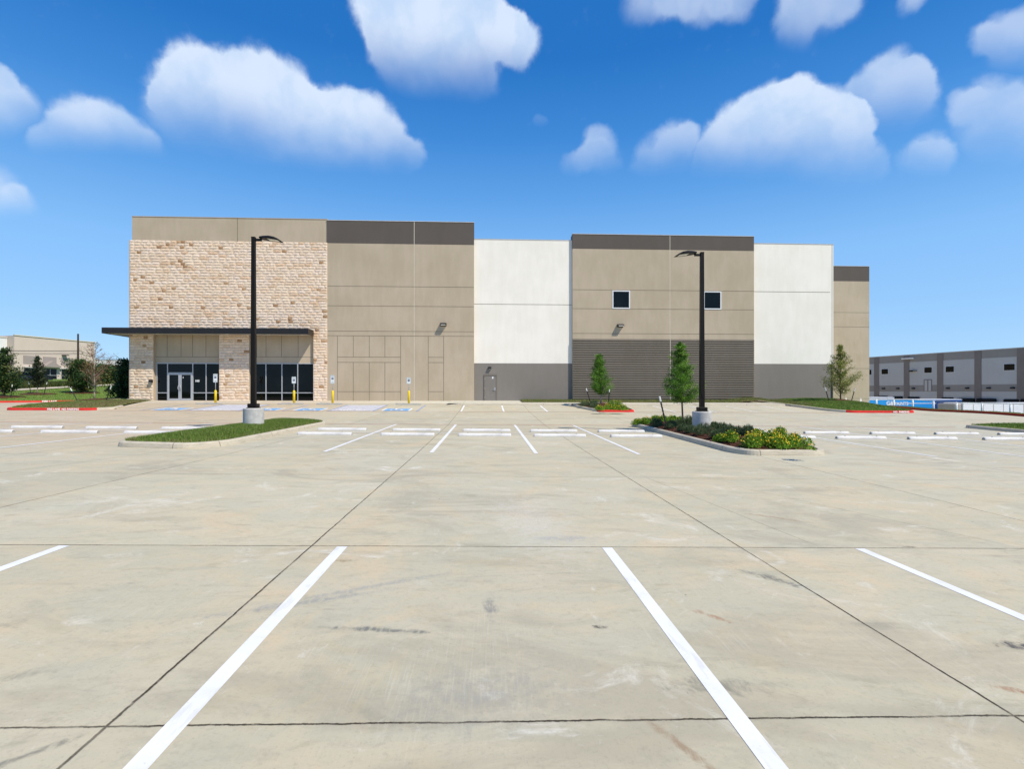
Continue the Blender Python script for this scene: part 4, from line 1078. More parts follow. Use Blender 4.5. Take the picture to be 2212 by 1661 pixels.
for x, big, yt, yb, lb in ((465.4, 1, 807.5, 826, 'tall white accessible parking sign on a yellow bollard left of the middle stone pier'),
                           (634.8, 0, 813.8, 828.3, 'short white accessible parking sign on a yellow bollard before the wide storefront glass'),
                           (718.2, 1, 810.5, 828.5, 'white accessible parking sign on a yellow bollard just right of the stone block'),
                           (882.7, 0, 815.3, 829, 'white accessible parking sign on a yellow bollard before the tan panel joint')):
    make_sign(x, 40.3, big, wz(x, yt, 40.3), wz(x, yb, 40.3), lb)
mb = MB()

# ------------------------------------------------------------------ plants
def leafq(mb, p, l, w, c, up=.3):
    a = R.uniform(0, 6.283); e = R.uniform(-.6, 1.2) * 1.0 + up * .4
    d = Vector((math.cos(a) * math.cos(e), math.sin(a) * math.cos(e), math.sin(e)))
    s = d.cross(Vector((R.uniform(-1, 1), R.uniform(-1, 1), R.uniform(-1, 1))))
    if s.length < 1e-3: return
    s.normalize(); s *= w / 2; q = p + d * l; mdp = p + d * (l * .45)
    mb.add([tuple(p), tuple(mdp + s), tuple(q), tuple(mdp - s)], [(0, 1, 2, 3)], 0, c)
def shade(c, a=.82, b=1.2):
    f = R.uniform(a, b); return tuple(max(0, k * f) for k in c)
def tree(name, X, Y, z0, H, prof, zc0, trunk_r, nb, per, ll, lw, cols, label, group=None, lean=(0, 0), bark='bark', rise=.35, bare=0, tw=.5, spread=.16, twig=None, cat='tree', gaps=.0):
    """trunk with limbs; prof(t) crown radius, t 0..1 from zc0 to H"""
    r = empty(name, (X, Y, z0), 0, label, cat, group)
    tr = MB(); tg = MB() if twig else tr; pts = []; rad = []; ns = 9
    for i in range(ns):
        t = i / (ns - 1); pts.append((lean[0] * t + .025 * H * .2 * math.sin(5 * t + X), lean[1] * t + .02 * math.cos(4 * t + Y), H * .97 * t - .05)); rad.append(trunk_r * (1 - .88 * t) * (1.25 if i == 0 else 1))
    tr.tube(pts, rad, 9)
    def tp(z):
        t = max(0, min(1, z / (H * .97))) * (ns - 1); i = min(ns - 2, int(t)); f = t - i
        return Vector(pts[i]).lerp(Vector(pts[i + 1]), f)
    lf = MB(); ends = []
    for k in range(nb):
        t = (k + R.random()) / nb; z = zc0 + (H - zc0) * t * .97; rr = prof(t) * R.uniform(.72, 1.12)
        a = k * 2.39996 + R.uniform(-.4, .4)
        lump = noise.noise((math.cos(a) * 1.3, math.sin(a) * 1.3, z * .9 + X)); rr *= 1 + .7 * lump
        if lump < -.28 and gaps: rr *= 1 - gaps
        p0 = tp(z - rr * rise * .5); p1 = tp(z) + Vector((math.cos(a) * rr, math.sin(a) * rr, rr * rise * R.uniform(.3, 1.3)))
        mid_ = p0.lerp(p1, .5) + Vector((0, 0, -.05 * rr))
        (tg if t > .35 else tr).tube([p0, mid_, p1], [max(.006, trunk_r * .32 * (1 - t * .6)), max(.004, trunk_r * .18), .003], 5, cap=False)
        isbare = bare and R.random() < (bare(t) if callable(bare) else bare)
        n = int(per * (.35 + rr * 1.0)) if not isbare else int(per * .05)
        cc = R.choice(cols); cc = shade(cc, .85, 1.15)
        for q in range(n):
            f = R.random() ** .65; base = (p0.lerp(mid_, f * 2) if f < .5 else mid_.lerp(p1, f * 2 - 1))
            s_ = spread * (.5 + rr)
            p = base + Vector((R.gauss(0, s_), R.gauss(0, s_), R.gauss(0, s_ * .7)))
            leafq(lf, p, ll * R.uniform(.6, 1.3), lw * R.uniform(.7, 1.2), shade(cc))
        if tw:
            for q in range(9 if twig else 3):
                f = R.uniform(.5, 1); b0 = mid_.lerp(p1, f); dr = Vector((R.uniform(-1, 1), R.uniform(-1, 1), R.uniform(.1, 1.3))).normalized() * rr * tw * R.uniform(.3, .9)
                tg.tube([b0, b0 + dr], [.007 if twig else .005, .003], 3, cap=False)
    tr.build('trunk', bark, r, True)
    if twig: tg.build('bare_twigs', twig, r)
    lf.build('crown', 'leaf', r, fixn=False)
    return r
CYP = [(.09, .21, .02), (.12, .27, .03), (.17, .34, .045), (.06, .15, .015), (.22, .38, .06)]
OAK = [(.14, .17, .05), (.19, .21, .07), (.24, .24, .10), (.09, .11, .04)]
DRK = [(.03, .075, .025), (.045, .10, .03), (.07, .13, .04), (.02, .05, .018)]
def cone(rmax, p=.75, lowcut=.12): return lambda t: rmax * min(1, (t / lowcut) * .6 + .45) * ((1 - t) ** p * .95 + .05)
# bald cypress in the mulched island
tx, ty = wx(1473.5, 20.9), 20.9; tz = zRn(tx, ty)
tree('cypress_tree', tx, ty, tz, wz(1466, 735, ty) - tz, cone(.74, .66), wz(1466, 866, ty) - tz, .042, 70, 270, .085, .022, CYP,
     'taller feathery green cypress with a tan trunk in the mulched island', 'young street trees held by stakes', lean=(-.10, 0), bark='bark', spread=.075, tw=.3, rise=.25, gaps=.55)
tx3, ty3 = wx(1297, 37.0), 37.0; tz3 = z3(tx3, ty3)
tree('cypress_tree', tx3, ty3, tz3, wz(1291, 763, ty3) - tz3, cone(.86, .62), wz(1296, 850, ty3) - tz3, .04, 90, 165, .12, .03, CYP[:4],
     'small cone shaped green cypress in the red curbed island', 'young street trees held by stakes', lean=(-.15, 0), bark='bark_pale', spread=.09, tw=.2, gaps=.3)
tx5, ty5 = wx(1814.5, 38.6), 38.6; tz5 = z5(tx5, ty5)
tree('oak_tree', tx5, ty5, tz5, wz(1814, 742, ty5) - tz5, lambda t: 1.2 * min(1, t * 3 + .55) * (1 - t) ** .95 + .08, wz(1814, 846, ty5) - tz5, .05, 60, 130, .12, .045, [(.22, .26, .05), (.28, .31, .07), (.34, .34, .11), (.14, .17, .04)],
     'sparse olive oak on the right lawn before the building corner', 'young street trees held by stakes', bark='bark', rise=.75, spread=.10, tw=.45, gaps=.6)
# west side trees
def hb(x, y, f=hill): X, Y = hit(x, y, f, 25); return X, Y, f(X, Y)
X, Y, z = hb(8.7, 858); d = math.hypot(X, Y)
tree('oak_tree', X, Y, z, wz(8, 750, Y) - z, lambda t: 1.15 * min(1, t * 3 + .6) * (1 - t) ** .6 + .1, wz(8, 846, Y) - z, .08, 60, 95, .2, .09, DRK + OAK[:1],
     'dark leafy young tree at the left edge of the photo', 'young trees on the west lawn', rise=.6, spread=.13, gaps=.4)
X, Y, z = hb(81, 851.5)
tree('oak_tree', X, Y, z, wz(82, 768, Y) - z, cone(.78, .7), wz(81, 834, Y) - z, .05, 45, 85, .18, .08, [(.04, .06, .03), (.06, .08, .04), (.03, .05, .025)],
     'narrow grey green young tree before the beige building', 'young trees on the west lawn', bark='bark_pale', rise=.5, spread=.11, gaps=.3)
X, Y, z = hb(177, 849)
tree('oak_tree', X, Y, z, wz(180, 776, Y) - z, lambda t: 1.45 * math.sqrt(max(0, 1 - (2 * t - .9) ** 2 * .8)) * (1 - .25 * t), wz(177, 842, Y) - z, .09, 80, 90, .22, .10, DRK + OAK[:2],
     'broad dark green tree beside the utility pole', 'young trees on the west lawn', rise=.4, spread=.15, gaps=.4)
bx, by = wx(203, 42.5), 42.5; bz = gz(bx, by) + .12
tree('oak_tree', bx, by, bz, wz(200, 738, by) - bz, lambda t: 1.1 * min(1, t * 2.5 + .5) * (1 - t) ** .5 + .12, wz(200, 834, by) - bz, .05, 55, 30, .13, .05, OAK + [(.20, .10, .06)],
     'thin tree with bare brown upper branches left of the entrance', 'young trees on the west lawn', bark='bark_pale', rise=.7, spread=.12, tw=.7, twig='twig_brown', bare=lambda t: .2 if t < .5 else .93)
for o in bpy.data.objects:
    pass
X, Y = wx(272, 50.5), 50.5; z = gz(X, Y) + .1
tree('evergreen_tree', X, Y, z, wz(280, 777, Y) - z, lambda t: .62 + .95 * max(0, 1 - t * 1.6) - .4 * max(0, t - .8), wz(262, 864, Y) - z, .09, 110, 110, .2, .09, DRK[:2] + DRK[3:],
     'dense dark evergreen tree tucked behind the stone corner', 'young trees on the west lawn', rise=.3, spread=.13, gaps=.3)
# distant low trees by the white building
for x, y, h, w, lb in ((226, 829, 2.3, 1.0, 'low distant bush before the white building'), (250, 826, 2.2, 1.2, 'rounded distant bush near the stone corner')):
    X, Y, z = hb(x, y)
    tree('bush', X, Y, z, h, (lambda w: lambda t: w * math.sqrt(max(0.02, 1 - (t * .95) ** 2)))(w), .2, .12, 46, 40, .5, .26, DRK + OAK, lb, 'distant bushes', rise=.3, spread=.22, tw=0, cat='bush')
# planting beds of the trees
def ring(x, y, zf, r, label):
    P = [(x + r * (1 + .1 * math.sin(3 * a)) * math.cos(a), y + r * math.sin(a)) for a in [i * math.pi / 9 for i in range(18)]]
    tag(fill('mulch_ring', P, lambda a, b: zf(a, b) + .03 + .10 * sm(1 - math.hypot(a - x, b - y) / r), 'mulch', .3), label, kind='structure')
ring(tx5, ty5, z5, .95, 'brown mulch ring at the foot of the oak')
for p in ((8.7, 858), (81, 851.5), (177, 849)): X, Y, z = hb(*p); ring(X, Y, hill, 1.5, 'brown mulch ring on the west lawn')
ring(bx, by, lambda a, b: gz(a, b) + .12, 1.3, 'brown mulch ring left of the entrance')
# stakes
def stake(x0, y0, x1, y1, Y, label, guy=None, ztip=None, zbase=None):
    X0_, Xt = wx(x0, Y), wx(x1, Y); z0 = wz(x0, y0, Y) - .1; z1 = wz(x1, y1, Y)
    r = empty('tree_stake', (X0_, Y, z0), 0, label, 'tree stake', 'green and black tree stakes with white tips')
    d = Vector((Xt - X0_, 0, z1 - z0)); w = .028 if Y < 30 else .03
    mb = MB(); mb.tube([(0, 0, 0), tuple(d * .82)], w, 6)
    for k in range(5): q = d * (.25 + .12 * k); mb.box(q.x - w * 1.3, q.x + w * 1.3, -.02, .02, q.z - .012, q.z + .012)
    mb.build('rod', 'stake_black', r)
    mb = MB(); mb.tube([tuple(d * .82), tuple(d)], w * 1.15, 6); mb.build('painted_tip', 'stake_white', r)
    if guy:
        g = Vector(guy) - Vector((X0_, Y, z0)); mb = MB(); a = d * .8; mb.tube([tuple(a), tuple(a.lerp(g, .5) + Vector((0, 0, -.06))), tuple(g)], .006, 4); mb.build('guy_wire', 'wire_black', r)
Z3 = lambda zx, zy: ((1500 + zx * .313) / 1.25, (600 + zy * .313) / 1.25)
stake(*Z3(305, 1562), *Z3(262, 1433), 36.6, 'left hand white tipped stake of the small cone shaped cypress', (tx3, ty3, tz3 + 1.0))
stake(*Z3(454, 1566), *Z3(463, 1440), 36.6, 'right hand white tipped stake of the small cone shaped cypress', (tx3, ty3, tz3 + 1.0))
stake(*Z3(950, 1725), *Z3(895, 1503), 20.3, 'tall leaning white tipped stake left of the tan cypress trunk', (tx, ty, tz + 1.15))
stake(*Z3(1226, 1680), *Z3(1251, 1562), 21.3, 'stake partly hidden behind the right lamp post', (tx, ty, tz + 1.15))
Z4 = lambda zx, zy: ((1950 + zx * .319) / 1.25, (620 + zy * .319) / 1.25)
stake(*Z4(912, 1478), *Z4(868, 1338), 38.2, 'left hand white tipped stake of the olive oak', (tx5, ty5, tz5 + 1.1))
stake(*Z4(1080, 1480), *Z4(1121, 1343), 38.2, 'right hand white tipped stake of the olive oak', (tx5, ty5, tz5 + 1.1))
Z5 = lambda zx, zy: (zx * .15413, 704 + zy * .15413)
stake(*Z5(1110, 1078), *Z5(985, 872), 41.5, 'left hand white tipped stake of the bare topped tree', (bx, by, bz + 1.4))
stake(*Z5(1470, 1078), *Z5(1560, 840), 41.5, 'right hand white tipped stake of the bare topped tree', (bx, by, bz + 1.4))
for a, b, x, y, lb in (((150, 990), (172, 820), 8.7, 858, 'right hand stake of the dark tree at the left edge'), ((438, 955), (400, 785), 81, 851.5, 'left hand stake of the narrow grey green tree'),
                 ((612, 950), (660, 790), 81, 851.5, 'right hand stake of the narrow grey green tree'), ((1066, 905), (1040, 800), 177, 849, 'left hand stake of the broad dark tree'), ((1222, 925), (1245, 850), 177, 849, 'right hand stake of the broad dark tree')):
    X, Y, z = hb(x, y); stake(*Z5(*a), *Z5(*b), Y - .3, lb)
# shrubs
def shrub(X, Y, z, r, h, n, cols, label, group, upright=True, flowers=0, cat='shrub', nm='rosemary_shrub'):
    root = empty(nm, (X, Y, z), 0, label, cat, group); mb = MB(); st = MB()
    for k in range(n):
        a = R.uniform(0, 6.283); u = R.random() ** .5; v = R.random(); rr = r * u * math.sqrt(max(.05, 1 - (v * .9) ** 2)) * (1 + .22 * math.sin(3 * a + X * 7))
        p = Vector((rr * math.cos(a), rr * math.sin(a), h * v * (.85 + .15 * math.cos(2 * a)) * (1 - .25 * u)))
        if upright:
            d = Vector((math.cos(a) * .45 * u, math.sin(a) * .45 * u, 1)).normalized() * R.uniform(.04, .10); s = d.orthogonal().normalized() * .008
            s.rotate(Matrix.Rotation(R.uniform(0, 6.28), 3, d)); c = shade(R.choice(cols))
            mb.add([tuple(p - s), tuple(p + s), tuple(p + d)], [(0, 1, 2)], 0, c)
        else: leafq(mb, p, R.uniform(.035, .07), .032, shade(R.choice(cols)), .5)
    for k in range(9):
        a = R.uniform(0, 6.28); q = Vector((math.cos(a) * r * .7, math.sin(a) * r * .7, h * R.uniform(.6, 1.0))); st.tube([(0, 0, 0), tuple(q * .5 + Vector((0, 0, .04))), tuple(q)], [.009, .006, .002], 4, cap=False)
    mb.build('foliage', 'leaf', root, fixn=False); st.build('stems', 'bark', root, fixn=False)
    if flowers:
        fl = MB()
        for k in range(flowers):
            a = R.uniform(0, 6.283); u = R.random() ** .5; rr = r * u * 1.02
            p = Vector((rr * math.cos(a), rr * math.sin(a), h * math.sqrt(max(.02, 1 - .85 * u * u)) * R.uniform(.75, 1.08))); s = R.uniform(.014, .026)
            c = R.choice([(.88, .66, .02), (.90, .72, .03), (.85, .52, .02), (.90, .76, .10)])
            vs = [(p.x + s * math.cos(t) , p.y + s * math.sin(t), p.z) for t in [i * math.pi / 3 for i in range(6)]] + [(p.x, p.y, p.z + s * .9), (p.x, p.y, p.z - s * .6)]
            fl.add(vs, [(i, (i + 1) % 6, 6) for i in range(6)] + [((i + 1) % 6, i, 7) for i in range(6)], 0, c)
        fl.build('flowers', 'leaf', root, fixn=False)['kind'] = 'stuff'
ROS = [(.10, .15, .065), (.14, .20, .09), (.07, .11, .05), (.19, .25, .13)]
LAN = [(.15, .30, .025), (.20, .36, .035), (.28, .44, .05), (.10, .22, .02)]
ZB = lambda zx, zy: (1344 + zx * .2098, 720 + zy * .2098)
wordn = ['first', 'second', 'third', 'fourth', 'fifth', 'sixth', 'seventh', 'eighth', 'ninth', 'tenth', 'eleventh', 'twelfth', 'thirteenth', 'fourteenth', 'fifteenth', 'sixteenth', 'seventeenth', 'eighteenth', 'nineteenth']
ros = [(355, 958, .27, .40), (505, 972, .26, .34), (590, 950, .20, .30), (680, 950, .26, .46), (622, 1000, .20, .26), (700, 1018, .22, .28), (832, 1036, .34, .42), (944, 978, .17, .28), (985, 1068, .24, .28), (1030, 1022, .24, .38), (1100, 1034, .22, .34), (1185, 1048, .24, .32), (1290, 1058, .23, .40)]
for i, (a, b, r, h) in enumerate(sorted(ros)):
    X, Y = hit(*ZB(a, b), zRn); shrub(X, Y, zRn(X, Y) - .02, r, h, 1500, ROS, 'dark green rounded shrub, %s from the left in the mulched island' % wordn[i], 'dark rounded shrubs in the mulched island')
lan = [(160, 940, .30, .34, 18), (245, 930, .30, .34, 16), (340, 912, .28, .36, 16), (425, 908, .26, .32, 12), (520, 905, .28, .32, 14), (595, 908, .22, .28, 8), (1010, 1108, .20, .26, 12), (1120, 1112, .27, .36, 26), (1335, 1168, .30, .42, 60), (1405, 1120, .26, .40, 30),
       (1370, 1060, .20, .28, 6), (1540, 1120, .28, .40, 34), (1585, 1180, .33, .36, 60), (1625, 1075, .26, .44, 14), (1700, 1168, .32, .40, 55), (1765, 1140, .24, .34, 20), (1890, 1188, .20, .34, 12)]
for i, (a, b, r, h, fl) in enumerate(sorted(lan)):
    X, Y = hit(*ZB(a, b), zRn); shrub(X, Y, zRn(X, Y) - .02, r, h, 1100 if i < len(lan) - 1 else 330, LAN, 'yellow flowered bright green shrub, %s from the left in the mulched island' % wordn[i], 'yellow flowering shrubs in the mulched island', False, fl, nm='lantana_shrub')
ZC = lambda zx, zy: (1080 + zx * .2351, 832 + zy * .2351)
for i, (a, b, r, h) in enumerate([(778, 192, .42, .42), (858, 186, .36, .46), (868, 206, .36, .36)]):
    X, Y = hit(*ZC(a, b), z3); shrub(X, Y, z3(X, Y) - .02, r, h, 1300, ROS, 'dark green shrub, %s from the left in the red curbed island' % wordn[i], 'dark shrubs in the red curbed island')
for i, (a, b, r, h, fl) in enumerate([(915, 228, .30, .34, 26), (985, 224, .36, .38, 36), (1030, 205, .45, .55, 8), (1060, 226, .34, .34, 28), (1085, 205, .40, .50, 12), (1125, 228, .32, .36, 26)]):
    X, Y = hit(*ZC(a, b), z3); shrub(X, Y, z3(X, Y) - .02, r, h, 1100, LAN, 'yellow flowered shrub, %s from the left in the red curbed island' % wordn[i], 'yellow flowering shrubs in the red curbed island', False, fl, nm='lantana_shrub')

# ------------------------------------------------------------------ buildings beyond
class Wall:
    """a distant facade: local s runs along it, z up, y into it"""
    def __init__(s, xa, da, xb, db):
        def p(x, d): u = (x - CX) / F; return Vector(((u * CT + ST) * d, (CT - u * ST) * d))
        s.a, b = p(xa, da), p(xb, db); s.e = (b - s.a).normalized(); s.rz = math.atan2(s.e.y, s.e.x)
    def s(s, x):
        a, b, c = ray(x, HY); e = s.e; o = s.a; det = a * -e.y + b * e.x
        t = (o.x * -e.y + o.y * e.x) / det; p = Vector((a * t, b * t)); return (p - o).dot(e)
    def z(s, x, y):
        a, b, c = ray(x, y); e = s.e; o = s.a; det = a * -e.y + b * e.x
        return EYE + c * (o.x * -e.y + o.y * e.x) / det
# right: loading dock building, its wall in shade
WR = Wall(1878, 95.0, 2211, 73.5)
rb = empty('dock_building', (WR.a.x, WR.a.y, 0), WR.rz, 'long grey and white loading dock building across the truck court', 'building')
Z6 = lambda zx, zy: ((2300 + zx * .20976) / 1.25, (900 + zy * .20976) / 1.25)
xr = Z6(1113, 0)[0]; zz = lambda y: WR.z(xr, Z6(0, y)[1])
zt, zb1, zb2_, zb3_ = zz(256), zz(352), zz(664), zz(750)
S0, S1 = -60, 60
mb = MB()
mb.box(S0, S1, 0, 40, COURT - .3, zb3_, 0); mb.box(S0, S1, 0, 40, zb3_, zb2_, 1); mb.box(S0, S1, 0, 40, zb2_, zb1, 0); mb.box(S0, S1, 0, 40, zb1, zt, 1)
mb.box(S0, S1, -.03, .3, zt, zt + .1, 2)
mb.build('wall', ['far_grey_wall', 'far_band', 'joint_sealant'], rb)
sp = [WR.s(Z6(v, 0)[0]) for v in (315, 685, 1115, 1619, 2200)]
step = (sp[3] - sp[0]) / 3
for k in range(-5, 8):
    c = sp[0] + step * k; mb = MB(); mb.box(c - .45, c + .45, -.06, .01, COURT, zt - .02); mb.build('pilaster', 'far_pilaster', rb)
wins_s = [(WR.s(Z6(a, 0)[0]), WR.s(Z6(b, 0)[0])) for a, b in ((380, 462), (930, 1026), (1205, 1310), (1955, 2093), (204, 250))]
zw1, zw0 = zz(432), zz(504)
for a, b in wins_s:
    mb = MB(); mb.box(a - .07, b + .07, -.03, .02, zw0 - .07, zw1 + .07); o = mb.build('window', 'far_white_wall', rb)
    g = MB(); g.box(a, b, -.045, -.03, zw0, zw1); g.build('glass_pane', 'dark_glass', o)
a, b = WR.s(Z6(925, 0)[0]), WR.s(Z6(1028, 0)[0]); m_ = (a + b) / 2
mb = MB(); mb.box(a, b, -.05, .02, zz(742), zz(590)); o = mb.build('upper_door', 'far_grey_wall', rb)
g = MB()
for x0_, x1_ in ((a, a + .1), (m_ - .07, m_ + .07), (b - .1, b)): g.box(x0_, x1_, -.08, -.05, zz(742), zz(590))
g.box(a + .1, b - .1, -.08, -.05, zz(600), zz(590)); g.build('door_frame', 'far_pilaster', o)
for v in (408, 592, 793, 1237, 1485, 1762, 2070):
    c = WR.s(Z6(v, 0)[0]); mb = MB(); mb.prism([(0, zz(718)), (0, zz(698)), (-.25, zz(700)), (-.32, zz(712))], c - .22, c + .22, 'x'); mb.build('wall_light', 'dark_bronze', rb)
c = WR.s(Z6(795, 0)[0]); mb = MB(); mb.box(c - .5, c + .5, -.35, 0, zz(474), zz(468)); mb.box(c - .5, c - .2, -.5, 0, zz(482), zz(464)); mb.build('wall_light', 'dark_bronze', rb)
for i, (a_, b_, blk) in enumerate(((345, 460, 0), (530, 655, 0), (722, 870, 0), (1160, 1310, 0), (1365, 1585, 1), (1622, 1866, 1), (1955, 2150, 0), (2190, 2400, 1))):
    a, b = WR.s(Z6(a_, 0)[0]), WR.s(Z6(b_, 0)[0]); zT = zz(832) if blk else zz(812 + i * 4)
    mb = MB(); mb.box(a, b, -.6 if blk else -.25, .02, zT - .75, zT, 0, .12); mb.box(a, a + .5, -.5, .02, COURT + .9, zT - .75, 0, .08); mb.box(b - .5, b, -.5, .02, COURT + .9, zT - .75, 0, .08)
    o = mb.build('dock_seal', 'dock_black', rb)
    g = MB(); g.box(a + .5, b - .5, -.03, .02, COURT + 1.2, zT - .75); g.build('dock_door', 'dock_black' if blk else 'far_band', o)
c = WR.s(Z6(725, 0)[0]); mb = MB(); mb.box(c - 1.0, c + 1.0, -.4, -.05, zz(312), zz(296), 0, .05); mb.build('roof_scupper', 'far_white_wall', rb)
# trailers in the court
def trailer(x0, x1, Y, ztop, label, mats, cat='trailer', zfl=1.15, w=2.6, ribs=True, nm='semi_trailer'):
    r = empty(nm, (x0, Y, COURT), 0, label, cat, 'trailers parked in the truck court'); L = x1 - x0; H = ztop - COURT
    mb = MB(); mb.box(0, L, 0, w, zfl, H, 0, .03); bd = mb.build('body', mats[0], r)
    g = MB(); g.box(.06, L - .06, .05, w - .05, H, H + .03); g.box(-.02, L + .02, -.02, .03, H - .06, H + .005); g.build('roof', 'trailer_white', r)
    g = MB(); g.box(0, L, .02, w - .02, zfl - .12, zfl); g.box(L * .6, L * .95, .3, w - .3, .7, zfl - .12); g.build('underframe', 'far_pilaster', r)
    for xx in (L - 3.2, L - 1.9):
        g = MB(); g.tube([(xx, .05, .5), (xx, .6, .5)], .5, 20); g.tube([(xx, w - .6, .5), (xx, w - .05, .5)], .5, 20); g.build('wheels', 'tyre', r)
    g = MB(); g.box(2.0, 2.15, .3, .45, 0, zfl); g.box(2.0, 2.15, w - .45, w - .3, 0, zfl); g.build('landing_legs', 'far_pilaster', r)
    if ribs:
        g = MB(); k = 1.2
        while k < L - .3: g.box(k, k + .05, -.012, .0, zfl, H - .12); k += 1.2
        g.build('seams', mats[1], bd)
    return r, bd
bx0, bx1, BY = wx(1868, 62), wx(2077, 62), 62
tb, bd = trailer(bx0, bx1, BY, wz(1990, 862.8, BY), 'blue trailer with white paint shop lettering behind the wire fence', ('trailer_blue', 'trailer_blue'), ribs=False)
g = MB(); g.prism([(wx(2012, BY) - bx0 - .9, 1.16), (bx1 - bx0 - .01, 1.16), (bx1 - bx0 - .01, wz(1990, 862.8, BY) - COURT - .11), (wx(2012, BY) - bx0 + .5, wz(1990, 862.8, BY) - COURT - .11)], -.008, .0); g.build('tail_shadow', 'trailer_shadow_navy', bd)  # shadow at the tail, painted on as a navy panel
HH = wz(1990, 862.8, BY) - COURT
text('trailer_lettering', 'G&J', .66, 'white_letter', bd, Matrix.Translation((wx(1922.6, BY) - bx0, -.012, wz(1920, 871.5, BY) - COURT)) @ XZ, .003, .02, 1)
text('trailer_lettering', 'PAINTS', .54, 'white_letter', bd, Matrix.Translation((wx(1946, BY) - bx0, -.012, wz(1947, 872.3, BY) - COURT)) @ XZ, .003, .015, 1)
g = MB(); g.box(wx(1960, BY) - bx0, wx(2021, BY) - bx0, -.014, -.004, wz(1990, 871.9, BY) - COURT, wz(1990, 870.6, BY) - COURT); g.build('white_stripe', 'white_letter', bd)
trailer(wx(1860, 68), wx(1931, 68), 68, wz(1900, 858.3, 68), 'white roofed trailer standing behind the blue trailer', ('trailer_white', 'far_band'))
wx0 = wx(2079.5, 57)
tw_, bd = trailer(wx0, wx0 + 15.5, 57, wz(2100, 870.8, 57), 'white panelled trailer with a shade-toned beige front end behind the wire fence', ('trailer_white', 'far_band'))
g = MB(); g.box(-.9, -.01, .1, 2.5, .7, wz(2100, 871.8, 57) - COURT, 0, .12); g.build('front_fairing', 'trailer_shade_beige', tw_)  # shade of the west end put into its dark beige colour
trailer(wx0 + 11.2, wx0 + 24, 51.5, wz(2190, 870.0, 51.5) - .1, 'second white trailer at the right edge of the photo', ('trailer_white', 'far_band'))
# wire fence
fr = empty('wire_fence', (37.5, 36, 0), 0, 'low galvanized chain link fence along the east drive', 'fence')
def ftop(Y): return wz(2015, 866.3, 42.2) + (gz(36, Y) - gz(36, 42.2)) * .9
fy = [42.2 + 2.15 * k for k in range(-12, 10)]
for y in fy:
    t = ftop(y); mb = MB(); mb.tube([(0, y - 36, t - 1.35), (0, y - 36, t + .03)], .065, 8); mb.build('fence_post', 'sign_white', fr, True)
mb = MB(); mb.tube([(0, y - 36, ftop(y)) for y in fy], .024, 6); mb.build('top_rail', 'galvanized', fr)
mb = MB(); y = fy[0]
while y < fy[-1]:
    for sg in (1, -1):
        b0, t0 = ftop(y) - 1.2, ftop(y + 1.2) if sg == 1 else ftop(y + 1.2)
        if sg == 1: mb.tube([(0, y - 36, b0), (0, y + 1.2 - 36, ftop(y + 1.2))], .0016, 3, cap=False)
        else: mb.tube([(0, y - 36, ftop(y)), (0, y + 1.2 - 36, ftop(y + 1.2) - 1.2)], .0016, 3, cap=False)
    y += .22
mb.build('wire_mesh', 'galvanized', fr, fixn=False)
# left: beige office end and white warehouse
WL = Wall(30, 120, 203, 138)
lb_ = empty('office_building', (WL.a.x, WL.a.y, 0), WL.rz, 'distant beige office building with dark windows and brown panels', 'building')
xl = 100; zl = lambda y: WL.z(xl, Z5(0, y)[1]); sl_ = lambda v: WL.s(Z5(v, 0)[0])
def z5f(v, y): x = Z5(v, 0)[0]; return WL.z(x, Z5(0, y)[1])
ztop = z5f(700, 178); zbs = z5f(700, 764) - 1
mb = MB(); mb.box(sl_(200), sl_(1330), 0, 30, zbs, ztop); mb.build('wall', 'far_beige_wall', lb_)
mb = MB(); mb.box(sl_(197), sl_(1335), -.15, .3, ztop, ztop + .25); mb.build('parapet_cap', 'joint_sealant', lb_)
zwt, zwb = z5f(700, 600), z5f(700, 742)
zpt, zpb = z5f(700, 435), z5f(700, 545)
for a, b in ((325, 525), (600, 790), (855, 1020)):
    mb = MB(); mb.box(sl_(a), sl_(b), -.06, .01, zpb, zpt); mb.build('brown_panel', 'far_brown_panel', lb_)
    mb = MB(); mb.box(sl_(a), sl_(b), -.12, .01, zwb, zwt); o = mb.build('window', 'dark_glass', lb_)
    g = MB()
    for k in range(3): s_ = sl_(a) + (sl_(b) - sl_(a)) * k / 2; g.box(s_ - .04, s_ + .04, -.17, -.12, zwb, zwt)
    g.box(sl_(a), sl_(b), -.165, -.125, zwb + (zwt - zwb) * .33, zwb + (zwt - zwb) * .33 + .1); g.build('mullions', 'aluminium', o)
mb = MB(); mb.box(sl_(325), sl_(1020), -.5, .01, zwt + .05, zwt + .35); mb.build('ledge', 'far_grey_wall', lb_)
m2 = (sl_(645) + sl_(740)) / 2; mb = MB(); mb.prism([(m2 - 2.0, zwt + .35), (m2 + 2.0, zwt + .35), (m2, zwt + 1.9)], -1.2, 0); mb.build('entrance_gable', 'far_brown_panel', lb_)
mb = MB(); mb.prism([(sl_(1015), zwb), (sl_(1080), zwb), (sl_(1080), zwt), (sl_(1015), zwt)], -.1, .01); mb.build('side_door', 'aluminium', lb_)
c = sl_(868); mb = MB(); mb.box(c - .1, c + 1.0, -1.0, 0, z5f(868, 415), z5f(868, 405)); mb.build('wall_light', 'dark_bronze', lb_)
lw = empty('white_warehouse', (WL.a.x, WL.a.y, 0), WL.rz, 'plain white warehouse wall at the far left edge', 'building')
mb = MB(); mb.box(sl_(-700), sl_(199) - .05, 2, 32, zbs, WL.z(10, 728)); mb.build('wall', 'far_white_wall', lw)
mb = MB(); mb.box(sl_(-700), sl_(199) - .05, 1.9, 2.3, WL.z(10, 728), WL.z(10, 728) + .2); mb.build('parapet_cap', 'joint_sealant', lw)
WW = Wall(200, 150, 300, 152)
